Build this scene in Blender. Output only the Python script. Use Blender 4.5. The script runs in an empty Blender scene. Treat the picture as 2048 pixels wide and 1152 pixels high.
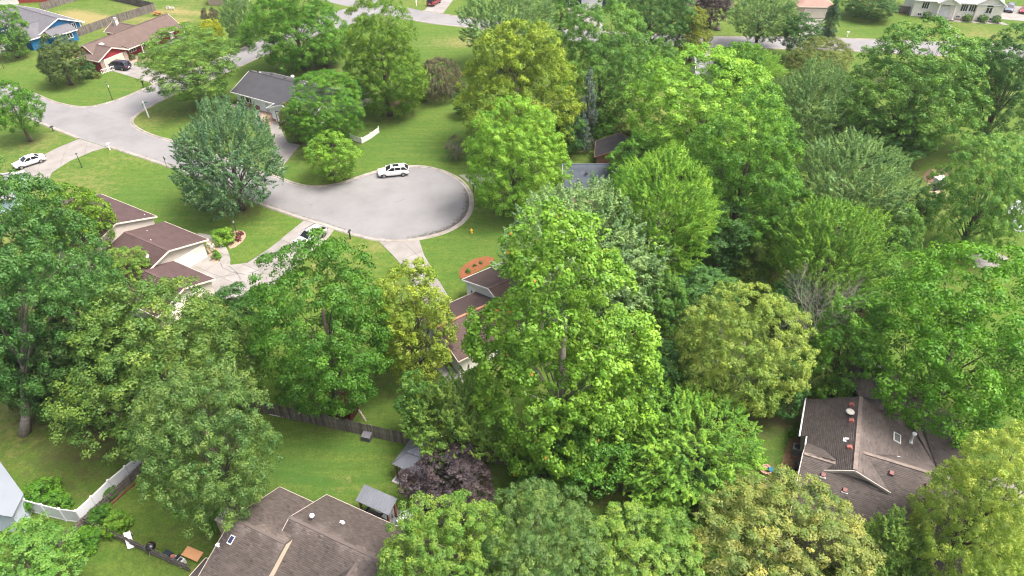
import bpy, bmesh, math, random
import numpy as np
from mathutils import Vector, Matrix
from mathutils.geometry import tessellate_polygon

SC = bpy.context.scene
COL = SC.collection
R = math.radians
random.seed(7)

# ------------------------------------------------------------------ camera
CAM_H, PITCH, FPX = 55.0, R(38.0), 1420.0          # metres, down from the horizon, focal length for a 2048 px wide frame
cam_d = bpy.data.cameras.new('camera')
cam_d.sensor_width = 36.0
cam_d.lens = FPX / 2048.0 * 36.0
cam_d.clip_start, cam_d.clip_end = 0.5, 6000.0
cam = bpy.data.objects.new('camera', cam_d)
cam.location = (0, 0, CAM_H)
cam.rotation_euler = (math.pi / 2 - PITCH, 0, 0)
COL.objects.link(cam)
SC.camera = cam

# ------------------------------------------------------------------ sky and sun (bright, hazy daylight; soft shadows falling to the left)
SUN_EL, SUN_AZ = R(64.0), R(-12.0)                  # azimuth measured from +X towards +Y
sun_dir = Vector((math.cos(SUN_EL) * math.cos(SUN_AZ), math.cos(SUN_EL) * math.sin(SUN_AZ), math.sin(SUN_EL)))
world = bpy.data.worlds.new('World')
SC.world = world
world.use_nodes = True
wn = world.node_tree
sky = wn.nodes.new('ShaderNodeTexSky')
sky.sky_type = 'NISHITA'
sky.sun_disc = False
sky.sun_elevation = SUN_EL
sky.sun_rotation = math.pi / 2 - SUN_AZ
sky.air_density, sky.dust_density, sky.ozone_density = 0.6, 9.0, 0.3
wn.nodes['Background'].inputs['Strength'].default_value = 0.15
wn.links.new(sky.outputs['Color'], wn.nodes['Background'].inputs['Color'])
sun_l = bpy.data.lights.new('sun', 'SUN')
sun_l.energy = 1.25
sun_l.angle = R(22.0)
sun_l.color = (1.0, 0.99, 0.97)
sun_o = bpy.data.objects.new('sun', sun_l)
sun_o.rotation_euler = (-sun_dir).to_track_quat('-Z', 'Y').to_euler()
sun_o.location = sun_dir * 300
COL.objects.link(sun_o)
SC.view_settings.view_transform = 'Standard'
SC.view_settings.look = 'None'
SC.view_settings.gamma = 1.0
SC.view_settings.use_curve_mapping = False
SC.view_settings.exposure = 1.55
SC.cycles.max_bounces = 8
SC.cycles.diffuse_bounces = 5
SC.cycles.transmission_bounces = 4
SC.cycles.glossy_bounces = 2
SC.cycles.filter_width = 1.15

# ------------------------------------------------------------------ survey: where a sight line meets the height z
CP, SP = math.cos(PITCH), math.sin(PITCH)
def G(u, v, z=0.0):
    a, b = (u - 1024) / FPX, (v - 576) / FPX
    dx, dy, dz = a, CP - b * SP, -SP - b * CP
    t = (z - CAM_H) / dz
    return Vector((dx * t, dy * t, z))
def G2(u, v, z=0.0):
    p = G(u, v, z); return (p.x, p.y)
def depth(p):
    return p[1] * CP - (p[2] - CAM_H) * SP

# ------------------------------------------------------------------ materials
MATS = {}
def nodes_of(name):
    m = bpy.data.materials.new(name); m.use_nodes = True
    nt = m.node_tree
    return m, nt, nt.nodes, nt.links, nt.nodes['Principled BSDF']
def ramp(N, c):
    return (c[0], c[1], c[2], 1.0)
def pm(name, c1, c2=None, scale=2.0, rough=0.8, bump=0.0, bscale=None, spec=0.3, metal=0.0, tint=0.0, coat=0.0, detail=4.0, wave=None):
    """plain procedural material: two colours mixed by noise, optional fine relief and per-piece tint"""
    if name in MATS: return MATS[name]
    m, nt, N, L, b = nodes_of(name)
    c2 = c2 or tuple(x * 0.8 for x in c1)
    tc = N.new('ShaderNodeTexCoord')
    no = N.new('ShaderNodeTexNoise'); no.inputs['Scale'].default_value = scale; no.inputs['Detail'].default_value = detail
    L.new(tc.outputs['Object'], no.inputs['Vector'])
    mx = N.new('ShaderNodeMix'); mx.data_type = 'RGBA'
    mx.inputs[6].default_value = ramp(N, c1); mx.inputs[7].default_value = ramp(N, c2)
    mr = N.new('ShaderNodeMapRange'); mr.inputs[1].default_value = 0.3; mr.inputs[2].default_value = 0.7
    L.new(no.outputs['Fac'], mr.inputs[0]); L.new(mr.outputs[0], mx.inputs[0])
    out = mx.outputs[2]
    if tint:
        at = N.new('ShaderNodeAttribute'); at.attribute_name = 'tint'
        mu = N.new('ShaderNodeMapRange'); mu.inputs[3].default_value = 1 - tint; mu.inputs[4].default_value = 1 + tint
        L.new(at.outputs['Fac'], mu.inputs[0])
        vm = N.new('ShaderNodeVectorMath'); vm.operation = 'SCALE'
        L.new(out, vm.inputs[0]); L.new(mu.outputs[0], vm.inputs['Scale'])
        out = vm.outputs[0]
    L.new(out, b.inputs['Base Color'])
    b.inputs['Roughness'].default_value = rough
    b.inputs['Metallic'].default_value = metal
    b.inputs['Specular IOR Level'].default_value = spec
    if coat: b.inputs['Coat Weight'].default_value = coat; b.inputs['Coat Roughness'].default_value = 0.08
    if bump:
        n2 = N.new('ShaderNodeTexNoise'); n2.inputs['Scale'].default_value = bscale or scale * 6; n2.inputs['Detail'].default_value = 3
        L.new(tc.outputs['Object'], n2.inputs['Vector'])
        bp = N.new('ShaderNodeBump'); bp.inputs['Strength'].default_value = bump; bp.inputs['Distance'].default_value = 0.03
        L.new(n2.outputs['Fac'], bp.inputs['Height']); L.new(bp.outputs['Normal'], b.inputs['Normal'])
    MATS[name] = m
    return m
def glass(name='window_glass', c=(0.03, 0.035, 0.04)):
    if name in MATS: return MATS[name]
    m, nt, N, L, b = nodes_of(name)
    b.inputs['Base Color'].default_value = ramp(N, c); b.inputs['Roughness'].default_value = 0.06
    b.inputs['Specular IOR Level'].default_value = 0.6
    MATS[name] = m; return m

def leaf_mat(name, c1, c2, trans=0.28):
    key = 'leaf_' + name
    if key in MATS: return MATS[key]
    m, nt, N, L, b = nodes_of(key)
    at = N.new('ShaderNodeAttribute'); at.attribute_name = 'tint'
    mx = N.new('ShaderNodeMix'); mx.data_type = 'RGBA'
    mx.inputs[6].default_value = ramp(N, c1); mx.inputs[7].default_value = ramp(N, c2)
    L.new(at.outputs['Fac'], mx.inputs[0])
    tc = N.new('ShaderNodeTexCoord'); no = N.new('ShaderNodeTexNoise'); no.inputs['Scale'].default_value = 0.45; no.inputs['Detail'].default_value = 3
    L.new(tc.outputs['Object'], no.inputs['Vector'])
    mr = N.new('ShaderNodeMapRange'); mr.inputs[1].default_value = 0.34; mr.inputs[2].default_value = 0.66
    L.new(no.outputs['Fac'], mr.inputs[0])
    vm = N.new('ShaderNodeMix'); vm.data_type = 'RGBA'; vm.inputs[6].default_value = (0.72, 0.80, 0.90, 1); vm.inputs[7].default_value = (1.22, 1.14, 0.98, 1)
    L.new(mr.outputs[0], vm.inputs[0])
    mm = N.new('ShaderNodeMix'); mm.data_type = 'RGBA'; mm.blend_type = 'MULTIPLY'; mm.inputs[0].default_value = 1.0
    L.new(mx.outputs[2], mm.inputs[6]); L.new(vm.outputs[2], mm.inputs[7]); mx = mm
    L.new(mx.outputs[2], b.inputs['Base Color'])
    b.inputs['Roughness'].default_value = 0.5
    b.inputs['Specular IOR Level'].default_value = 0.28
    tr = N.new('ShaderNodeBsdfTranslucent')
    ya = N.new('ShaderNodeMix'); ya.data_type = 'RGBA'; ya.blend_type = 'MULTIPLY'; ya.inputs[0].default_value = 1.0
    ya.inputs[7].default_value = (1.25, 1.2, 0.6, 1)
    L.new(mx.outputs[2], ya.inputs[6]); L.new(ya.outputs[2], tr.inputs['Color'])
    ms = N.new('ShaderNodeMixShader'); ms.inputs[0].default_value = trans
    L.new(b.outputs[0], ms.inputs[1]); L.new(tr.outputs[0], ms.inputs[2])
    L.new(ms.outputs[0], N['Material Output'].inputs['Surface'])
    MATS[key] = m; return m

def lawn_mat():
    m, nt, N, L, b = nodes_of('lawn')
    tc = N.new('ShaderNodeTexCoord')
    def noise(sc, det=5, rough=0.6):
        n = N.new('ShaderNodeTexNoise'); n.inputs['Scale'].default_value = sc; n.inputs['Detail'].default_value = det; n.inputs['Roughness'].default_value = rough
        L.new(tc.outputs['Object'], n.inputs['Vector']); return n.outputs['Fac']
    def attr(nm):
        a = N.new('ShaderNodeAttribute'); a.attribute_name = nm; return a.outputs['Fac']
    def math_(op, x, y):
        q = N.new('ShaderNodeMath'); q.operation = op; q.use_clamp = False
        for i, s in enumerate((x, y)):
            if isinstance(s, (int, float)): q.inputs[i].default_value = s
            else: L.new(s, q.inputs[i])
        return q.outputs[0]
    def mix(f, a, c):
        q = N.new('ShaderNodeMix'); q.data_type = 'RGBA'
        L.new(f, q.inputs[0])
        for i, s in ((6, a), (7, c)):
            if isinstance(s, tuple): q.inputs[i].default_value = ramp(N, s)
            else: L.new(s, q.inputs[i])
        return q.outputs[2]
    def mrange(s, a, c, lo=0.0, hi=1.0):
        q = N.new('ShaderNodeMapRange'); q.inputs[1].default_value = a; q.inputs[2].default_value = c; q.inputs[3].default_value = lo; q.inputs[4].default_value = hi
        L.new(s, q.inputs[0]); return q.outputs[0]
    green = mix(mrange(noise(0.35), 0.35, 0.65), (0.060, 0.136, 0.018), (0.106, 0.172, 0.027))
    green = mix(attr('lush'), green, (0.042, 0.118, 0.023))
    # mown tufts, a hand wide
    mp = N.new('ShaderNodeMapping'); mp.inputs['Rotation'].default_value = (0, 0, R(30)); mp.inputs['Scale'].default_value = (0.10, 0.85, 1)
    L.new(tc.outputs['Object'], mp.inputs[0])
    st = N.new('ShaderNodeTexNoise'); st.inputs['Scale'].default_value = 1.0; st.inputs['Detail'].default_value = 5; st.inputs['Roughness'].default_value = 0.65
    L.new(mp.outputs[0], st.inputs['Vector'])
    green = mix(mrange(st.outputs['Fac'], 0.42, 0.66, 0, .8), green, (0.136, 0.170, 0.034))
    green = mix(mrange(noise(1.3, 6, 0.7), 0.45, 0.68, 0, .75), green, (0.036, 0.086, 0.014))
    fine = mrange(noise(4.5, 6, 0.8), 0.36, 0.66)
    green = mix(fine, green, (0.048, 0.082, 0.015))
    dryf = mrange(math_('ADD', attr('dry'), mrange(noise(1.1, 6, 0.7), 0.3, 0.7, -0.35, 0.35)), 0.25, 0.95)
    col = mix(dryf, green, (0.195, 0.170, 0.070))
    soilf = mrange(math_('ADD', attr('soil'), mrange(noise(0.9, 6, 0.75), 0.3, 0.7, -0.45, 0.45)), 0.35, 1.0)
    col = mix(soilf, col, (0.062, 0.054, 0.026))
    grain = mrange(noise(14.0, 3, 0.7), 0.3, 0.7, 0.80, 1.18)
    vm = N.new('ShaderNodeVectorMath'); vm.operation = 'SCALE'
    L.new(col, vm.inputs[0]); L.new(grain, vm.inputs['Scale'])
    L.new(vm.outputs[0], b.inputs['Base Color'])
    b.inputs['Roughness'].default_value = 0.95; b.inputs['Specular IOR Level'].default_value = 0.1
    bp = N.new('ShaderNodeBump'); bp.inputs['Strength'].default_value = 0.8; bp.inputs['Distance'].default_value = 0.08
    L.new(noise(9.0, 5, 0.7), bp.inputs['Height']); L.new(bp.outputs['Normal'], b.inputs['Normal'])
    return m

def road_mat(name='asphalt', base=(0.170, 0.171, 0.173), dark=(0.134, 0.135, 0.138)):
    m, nt, N, L, b = nodes_of(name)
    tc = N.new('ShaderNodeTexCoord')
    def noise(sc, det=5, rough=0.6, vec=None):
        n = N.new('ShaderNodeTexNoise'); n.inputs['Scale'].default_value = sc; n.inputs['Detail'].default_value = det; n.inputs['Roughness'].default_value = rough
        L.new(vec or tc.outputs['Object'], n.inputs['Vector']); return n.outputs['Fac']
    def mrange(s, a, c, lo=0.0, hi=1.0):
        q = N.new('ShaderNodeMapRange'); q.inputs[1].default_value = a; q.inputs[2].default_value = c; q.inputs[3].default_value = lo; q.inputs[4].default_value = hi
        L.new(s, q.inputs[0]); return q.outputs[0]
    def mix(f, a, c):
        q = N.new('ShaderNodeMix'); q.data_type = 'RGBA'; L.new(f, q.inputs[0])
        for i, s in ((6, a), (7, c)):
            if isinstance(s, tuple): q.inputs[i].default_value = ramp(N, s)
            else: L.new(s, q.inputs[i])
        return q.outputs[2]
    col = mix(mrange(noise(0.22, 6, 0.65), 0.38, 0.68), base, dark)
    col = mix(mrange(noise(1.6, 5, 0.7), 0.55, 0.8, 0, 0.6), col, tuple(x * 0.78 for x in base))
    st = N.new('ShaderNodeAttribute'); st.attribute_name = 'stain'
    ad = N.new('ShaderNodeMath'); ad.operation = 'ADD'
    L.new(st.outputs['Fac'], ad.inputs[0]); L.new(mrange(noise(2.0, 6, 0.8), 0.3, 0.7, -0.55, 0.40), ad.inputs[1])
    mu = N.new('ShaderNodeMath'); mu.operation = 'MULTIPLY'
    L.new(mrange(ad.outputs[0], 0.18, 0.60), mu.inputs[0]); L.new(mrange(st.outputs['Fac'], 0.0, 0.25), mu.inputs[1])
    col = mix(mu.outputs[0], col, (0.062, 0.058, 0.050))
    col = mix(mrange(noise(0.09, 4, 0.55), 0.45, 0.62, 0, .55), col, tuple(x * 1.14 for x in base))
    gr = N.new('ShaderNodeVectorMath'); gr.operation = 'SCALE'
    L.new(col, gr.inputs[0]); L.new(mrange(noise(22.0, 2), 0.3, 0.7, 0.92, 1.08), gr.inputs['Scale'])
    L.new(gr.outputs[0], b.inputs['Base Color'])
    b.inputs['Roughness'].default_value = 0.85; b.inputs['Specular IOR Level'].default_value = 0.25
    MATS[name] = m
    return m

CONC = lambda: pm('concrete', (0.215, 0.207, 0.196), (0.168, 0.16, 0.149), 0.6, 0.9, 0.15, 20, tint=0.10, detail=8)
KERB = lambda: pm('kerb_concrete', (0.36, 0.335, 0.30), (0.23, 0.215, 0.19), 0.9, 0.9, 0.2, 15, detail=8)
WHITE = lambda: pm('white_paint', (0.78, 0.78, 0.77), (0.70, 0.70, 0.69), 1.5, 0.5)
VINYL = lambda: pm('white_vinyl', (0.56, 0.58, 0.61), (0.50, 0.52, 0.55), 0.8, 0.4)
CREAM = lambda: pm('cream_paint', (0.62, 0.57, 0.47), (0.55, 0.50, 0.41), 1.0, 0.6)
BLACK = lambda: pm('black_metal', (0.018, 0.018, 0.02), (0.03, 0.03, 0.032), 3, 0.4, spec=0.5)
WOODG = lambda: pm('weathered_wood', (0.155, 0.140, 0.122), (0.085, 0.075, 0.065), 1.3, 0.9, 0.3, 30, tint=0.30, detail=8)
WOODB = lambda: pm('brown_wood', (0.20, 0.095, 0.045), (0.12, 0.06, 0.03), 3, 0.7, 0.2, 20)
BARK = lambda: pm('bark', (0.125, 0.105, 0.085), (0.06, 0.05, 0.042), 4, 0.95, 0.6, 12)
BARKP = lambda: pm('pale_bark', (0.30, 0.27, 0.235), (0.16, 0.14, 0.12), 3, 0.9, 0.3, 12)
MULCH = lambda: pm('orange_mulch', (0.225, 0.085, 0.032), (0.11, 0.045, 0.02), 9, 0.95, 0.9, 25, detail=8)
GRAVEL = lambda: pm('tan_gravel', (0.36, 0.27, 0.19), (0.20, 0.14, 0.10), 7, 0.95, 0.9, 25, detail=8)
SOIL = lambda: pm('brown_leaf_litter', (0.17, 0.11, 0.06), (0.075, 0.05, 0.03), 5, 0.95, 0.9, 20, detail=8)

# ------------------------------------------------------------------ mesh building
class MB:
    def __init__(s): s.v, s.f, s.t = [], [], []
    def add(s, vs, fs, tint=None):
        o = len(s.v); s.v += [tuple(p) for p in vs]; s.f += [tuple(i + o for i in q) for q in fs]
        s.t += [0.5 if tint is None else tint] * len(fs)
        return s
    def box(s, x0, x1, y0, y1, z0, z1, tint=None, taper=0.0):
        k = taper
        return s.add([(x0, y0, z0), (x1, y0, z0), (x1, y1, z0), (x0, y1, z0), (x0 + k, y0 + k, z1), (x1 - k, y0 + k, z1), (x1 - k, y1 - k, z1), (x0 + k, y1 - k, z1)],
                     [(3, 2, 1, 0), (4, 5, 6, 7), (0, 1, 5, 4), (1, 2, 6, 5), (2, 3, 7, 6), (3, 0, 4, 7)], tint)
    def beam(s, p, q, w, h, up=(0, 0, 1), tint=None):
        p, q = Vector(p), Vector(q); d = (q - p).normalized(); up = Vector(up)
        a = d.cross(up)
        if a.length < 1e-4: a = d.cross(Vector((1, 0, 0)))
        a.normalize(); c = a.cross(d).normalized()
        vs = [b + a * i * w / 2 + c * j * h / 2 for b in (p, q) for i, j in ((-1, -1), (1, -1), (1, 1), (-1, 1))]
        return s.add(vs, [(0, 1, 2, 3), (7, 6, 5, 4), (4, 5, 1, 0), (5, 6, 2, 1), (6, 7, 3, 2), (7, 4, 0, 3)], tint)
    def prism(s, poly, z0, z1, tint=None):
        n = len(poly)
        ar = sum(poly[i][0] * poly[(i + 1) % n][1] - poly[(i + 1) % n][0] * poly[i][1] for i in range(n))
        if ar < 0: poly = poly[::-1]
        vs = [(x, y, z0) for x, y in poly] + [(x, y, z1) for x, y in poly]
        tri = tessellate_polygon([[Vector((x, y, 0)) for x, y in poly]])
        fs = []
        for t in tri:
            a, b, c = [Vector(poly[i]) for i in t]
            if (b - a).cross(c - a) < 0: t = t[::-1]
            fs.append(tuple(i + n for i in t))
            if abs(z1 - z0) > 1e-6: fs.append(tuple(t[::-1]))
        if abs(z1 - z0) > 1e-6:
            fs += [(i, (i + 1) % n, n + (i + 1) % n, n + i) for i in range(n)]
        return s.add(vs, fs, tint)
    def slab(s, top, th, tint=None):
        """a planar 3D polygon given thickness th straight down"""
        n = len(top); top = [Vector(p) for p in top]
        nrm = Vector((0, 0, 0))
        for i in range(n): nrm += top[i].cross(top[(i + 1) % n])
        if nrm.z < 0: top = top[::-1]
        vs = top + [p - Vector((0, 0, th)) for p in top]
        tri = tessellate_polygon([[Vector((p.x, p.y, 0)) for p in top]])
        fs = []
        for t in tri:
            a, b, c = [Vector((top[i].x, top[i].y)) for i in t]
            if (b - a).cross(c - a) < 0: t = t[::-1]
            fs += [tuple(t), tuple(i + n for i in t[::-1])]
        fs += [(i + n, (i + 1) % n + n, (i + 1) % n, i) for i in range(n)]
        return s.add(vs, fs, tint)
    def tube(s, pts, rad, n=8, cap=True, tint=None):
        pts = [Vector(p) for p in pts]; vs = []; fs = []
        for i, p in enumerate(pts):
            d = (pts[min(i + 1, len(pts) - 1)] - pts[max(i - 1, 0)])
            d = d.normalized() if d.length > 1e-9 else Vector((0, 0, 1))
            a = d.cross(Vector((0.13, 0.99, 0.05))).normalized(); c = d.cross(a)
            r = rad[i] if isinstance(rad, (list, tuple)) else rad
            for k in range(n):
                t = 2 * math.pi * k / n
                vs.append(p + (a * math.cos(t) + c * math.sin(t)) * r)
        for i in range(len(pts) - 1):
            for k in range(n):
                fs.append((i * n + k, i * n + (k + 1) % n, (i + 1) * n + (k + 1) % n, (i + 1) * n + k))
        if cap: fs += [tuple(range(n))[::-1], tuple((len(pts) - 1) * n + k for k in range(n))]
        return s.add(vs, fs, tint)
    def lathe(s, prof, cx=0, cy=0, n=16, sx=1, sy=1, tint=None):
        vs = []; fs = []
        for r, z in prof:
            for k in range(n):
                t = 2 * math.pi * k / n; vs.append((cx + r * sx * math.cos(t), cy + r * sy * math.sin(t), z))
        for i in range(len(prof) - 1):
            for k in range(n):
                fs.append((i * n + k, i * n + (k + 1) % n, (i + 1) * n + (k + 1) % n, (i + 1) * n + k))
        fs += [tuple(range(n))[::-1], tuple((len(prof) - 1) * n + k for k in range(n))]
        return s.add(vs, fs, tint)
    def mesh(s, name, mat, smooth=False):
        me = bpy.data.meshes.new(name); me.from_pydata(s.v, [], s.f)
        if len(set(s.t)) > 1 or (s.t and s.t[0] != 0.5):
            a = me.attributes.new('tint', 'FLOAT', 'FACE'); a.data.foreach_set('value', s.t[:len(me.polygons)])
        else:
            a = me.attributes.new('tint', 'FLOAT', 'FACE'); a.data.foreach_set('value', [0.5] * len(me.polygons))
        me.materials.append(mat)
        if smooth: me.polygons.foreach_set('use_smooth', [True] * len(me.polygons))
        me.update(); return me
    def build(s, name, mat, parent=None, world=False, smooth=False, loc=None, rz=None, kind=None, bevel=0.0):
        if world and parent is not None:
            root = parent
            M = Matrix.Identity(4)
            chain = []
            while root: chain.append(root); root = root.parent
            for o in chain[::-1]: M = M @ o.matrix_basis
            Mi = M.inverted(); s.v = [tuple(Mi @ Vector(p)) for p in s.v]
        o = bpy.data.objects.new(name, s.mesh(name, mat, smooth))
        COL.objects.link(o)
        if parent is not None: o.parent = parent
        if loc is not None: o.location = loc
        if rz is not None: o.rotation_euler = (0, 0, rz)
        if kind: o['kind'] = kind
        if bevel:
            bv = o.modifiers.new('edge', 'BEVEL'); bv.width = bevel; bv.segments = 2; bv.limit_method = 'ANGLE'
        return o

def thing(name, label, cat, loc=(0, 0, 0), rz=0.0, group=None):
    o = bpy.data.objects.new(name, None); COL.objects.link(o)
    o.empty_display_size = 0.3
    o.location = loc; o.rotation_euler = (0, 0, rz)
    o['label'] = label; o['category'] = cat
    if group: o['group'] = group
    return o
def tag(o, label, cat, group=None):
    o['label'] = label; o['category'] = cat
    if group: o['group'] = group
    return o
def struct(o): o['kind'] = 'structure'; return o
def link_mesh(name, me, parent, loc, rz=0.0, sc=None):
    o = bpy.data.objects.new(name, me); COL.objects.link(o); o.parent = parent
    o.location = loc; o.rotation_euler = (0, 0, rz)
    if sc: o.scale = sc
    return o
def smooth_line(pts, step=1.0, closed=False):
    """Catmull-Rom through 2D points"""
    P_ = [Vector((p[0], p[1])) for p in pts]; n = len(P_); out = []
    rng = range(n if closed else n - 1)
    for i in rng:
        if closed: a, b, c, d = P_[i - 1], P_[i], P_[(i + 1) % n], P_[(i + 2) % n]
        else: a, b, c, d = P_[max(i - 1, 0)], P_[i], P_[i + 1], P_[min(i + 2, n - 1)]
        k = max(1, int((c - b).length / step))
        for j in range(k):
            t = j / k
            out.append(0.5 * ((2 * b) + (c - a) * t + (2 * a - 5 * b + 4 * c - d) * t * t + (3 * b - a - 3 * c + d) * t ** 3))
    if not closed: out.append(P_[-1])
    return [(p.x, p.y) for p in out]
def px_line(pts, step=1.0, closed=False):
    return smooth_line([G2(*p) for p in pts], step, closed)
def clip_poly(poly, x0, x1, y0, y1):
    def cut(ps, f, inter):
        out = []
        for i, p in enumerate(ps):
            q = ps[(i + 1) % len(ps)]
            if f(p):
                out.append(p)
                if not f(q): out.append(inter(p, q))
            elif f(q): out.append(inter(p, q))
        return out
    def ix(v):
        return lambda p, q: (v, p[1] + (q[1] - p[1]) * (v - p[0]) / (q[0] - p[0]))
    def iy(v):
        return lambda p, q: (p[0] + (q[0] - p[0]) * (v - p[1]) / (q[1] - p[1]), v)
    for f, g in ((lambda p: p[0] >= x0, ix(x0)), (lambda p: p[0] <= x1, ix(x1)), (lambda p: p[1] >= y0, iy(y0)), (lambda p: p[1] <= y1, iy(y1))):
        if not poly: return []
        poly = cut(poly, f, g)
    return poly
def in_poly(x, y, poly):
    c = False; n = len(poly)
    for i in range(n):
        (x1, y1), (x2, y2) = poly[i], poly[i - 1]
        if (y1 > y) != (y2 > y) and x < (x2 - x1) * (y - y1) / (y2 - y1) + x1: c = not c
    return c

# ------------------------------------------------------------------ the trees and shrubs of the place (crown outline measured as centre and half axes)
SPEC = {  # leaf colours (older, younger), leaf size factor, width/length, tuft style
    'bright':  ((0.055, 0.173, 0.015), (0.122, 0.280, 0.022), 1.0, 0.62, 'round'),
    'maple':   ((0.046, 0.145, 0.016), (0.091, 0.221, 0.021), 1.15, 0.75, 'flat'),
    'oak':     ((0.062, 0.148, 0.027), (0.143, 0.227, 0.037), 0.85, 0.45, 'round'),
    'lime':    ((0.123, 0.300, 0.024), (0.248, 0.437, 0.048), 1.0, 0.55, 'spike'),
    'syc':     ((0.104, 0.243, 0.019), (0.203, 0.368, 0.041), 1.15, 0.85, 'round'),
    'yellow':  ((0.138, 0.238, 0.019), (0.250, 0.335, 0.034), 1.0, 0.60, 'round'),
    'locust':  ((0.145, 0.250, 0.035), (0.290, 0.370, 0.075), 0.9, 0.42, 'round'),
    'blue':    ((0.046, 0.141, 0.030), (0.094, 0.208, 0.043), 1.0, 0.60, 'round'),
    'silver':  ((0.129, 0.254, 0.081), (0.276, 0.411, 0.166), 0.9, 0.60, 'spike'),
    'dark':    ((0.033, 0.111, 0.022), (0.070, 0.174, 0.033), 1.0, 0.65, 'flat'),
    'mid':     ((0.076, 0.205, 0.032), (0.152, 0.293, 0.049), 1.0, 0.60, 'round'),
    'grey':    ((0.116, 0.240, 0.070), (0.222, 0.359, 0.117), 0.9, 0.50, 'spike'),
    'olive':   ((0.095, 0.148, 0.030), (0.190, 0.218, 0.046), 0.9, 0.50, 'round'),
    'purple':  ((0.033, 0.023, 0.028), (0.095, 0.074, 0.080), 0.9, 0.65, 'round'),
    'gold':    ((0.090, 0.170, 0.030), (0.305, 0.320, 0.080), 0.90, 0.50, 'round'),
    'golden':  ((0.257, 0.312, 0.013), (0.385, 0.416, 0.018), 1.0, 0.60, 'round'),
    'spruce':  ((0.110, 0.180, 0.150), (0.220, 0.300, 0.260), 0.9, 0.42, 'spike'),
    'needle':  ((0.085, 0.185, 0.032), (0.175, 0.285, 0.052), 0.9, 0.34, 'needle'),
    'brown':   ((0.091, 0.094, 0.051), (0.169, 0.153, 0.088), 0.8, 0.42, 'droop'),
    'burgundy': ((0.108, 0.016, 0.020), (0.189, 0.034, 0.034), 0.9, 0.70, 'round'),
    'white':   ((0.500, 0.500, 0.420), (0.700, 0.700, 0.650), 0.8, 0.70, 'round'),
}
BT, CT, SH = 'broadleaf_tree', 'conifer_tree', 'shrub'
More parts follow.
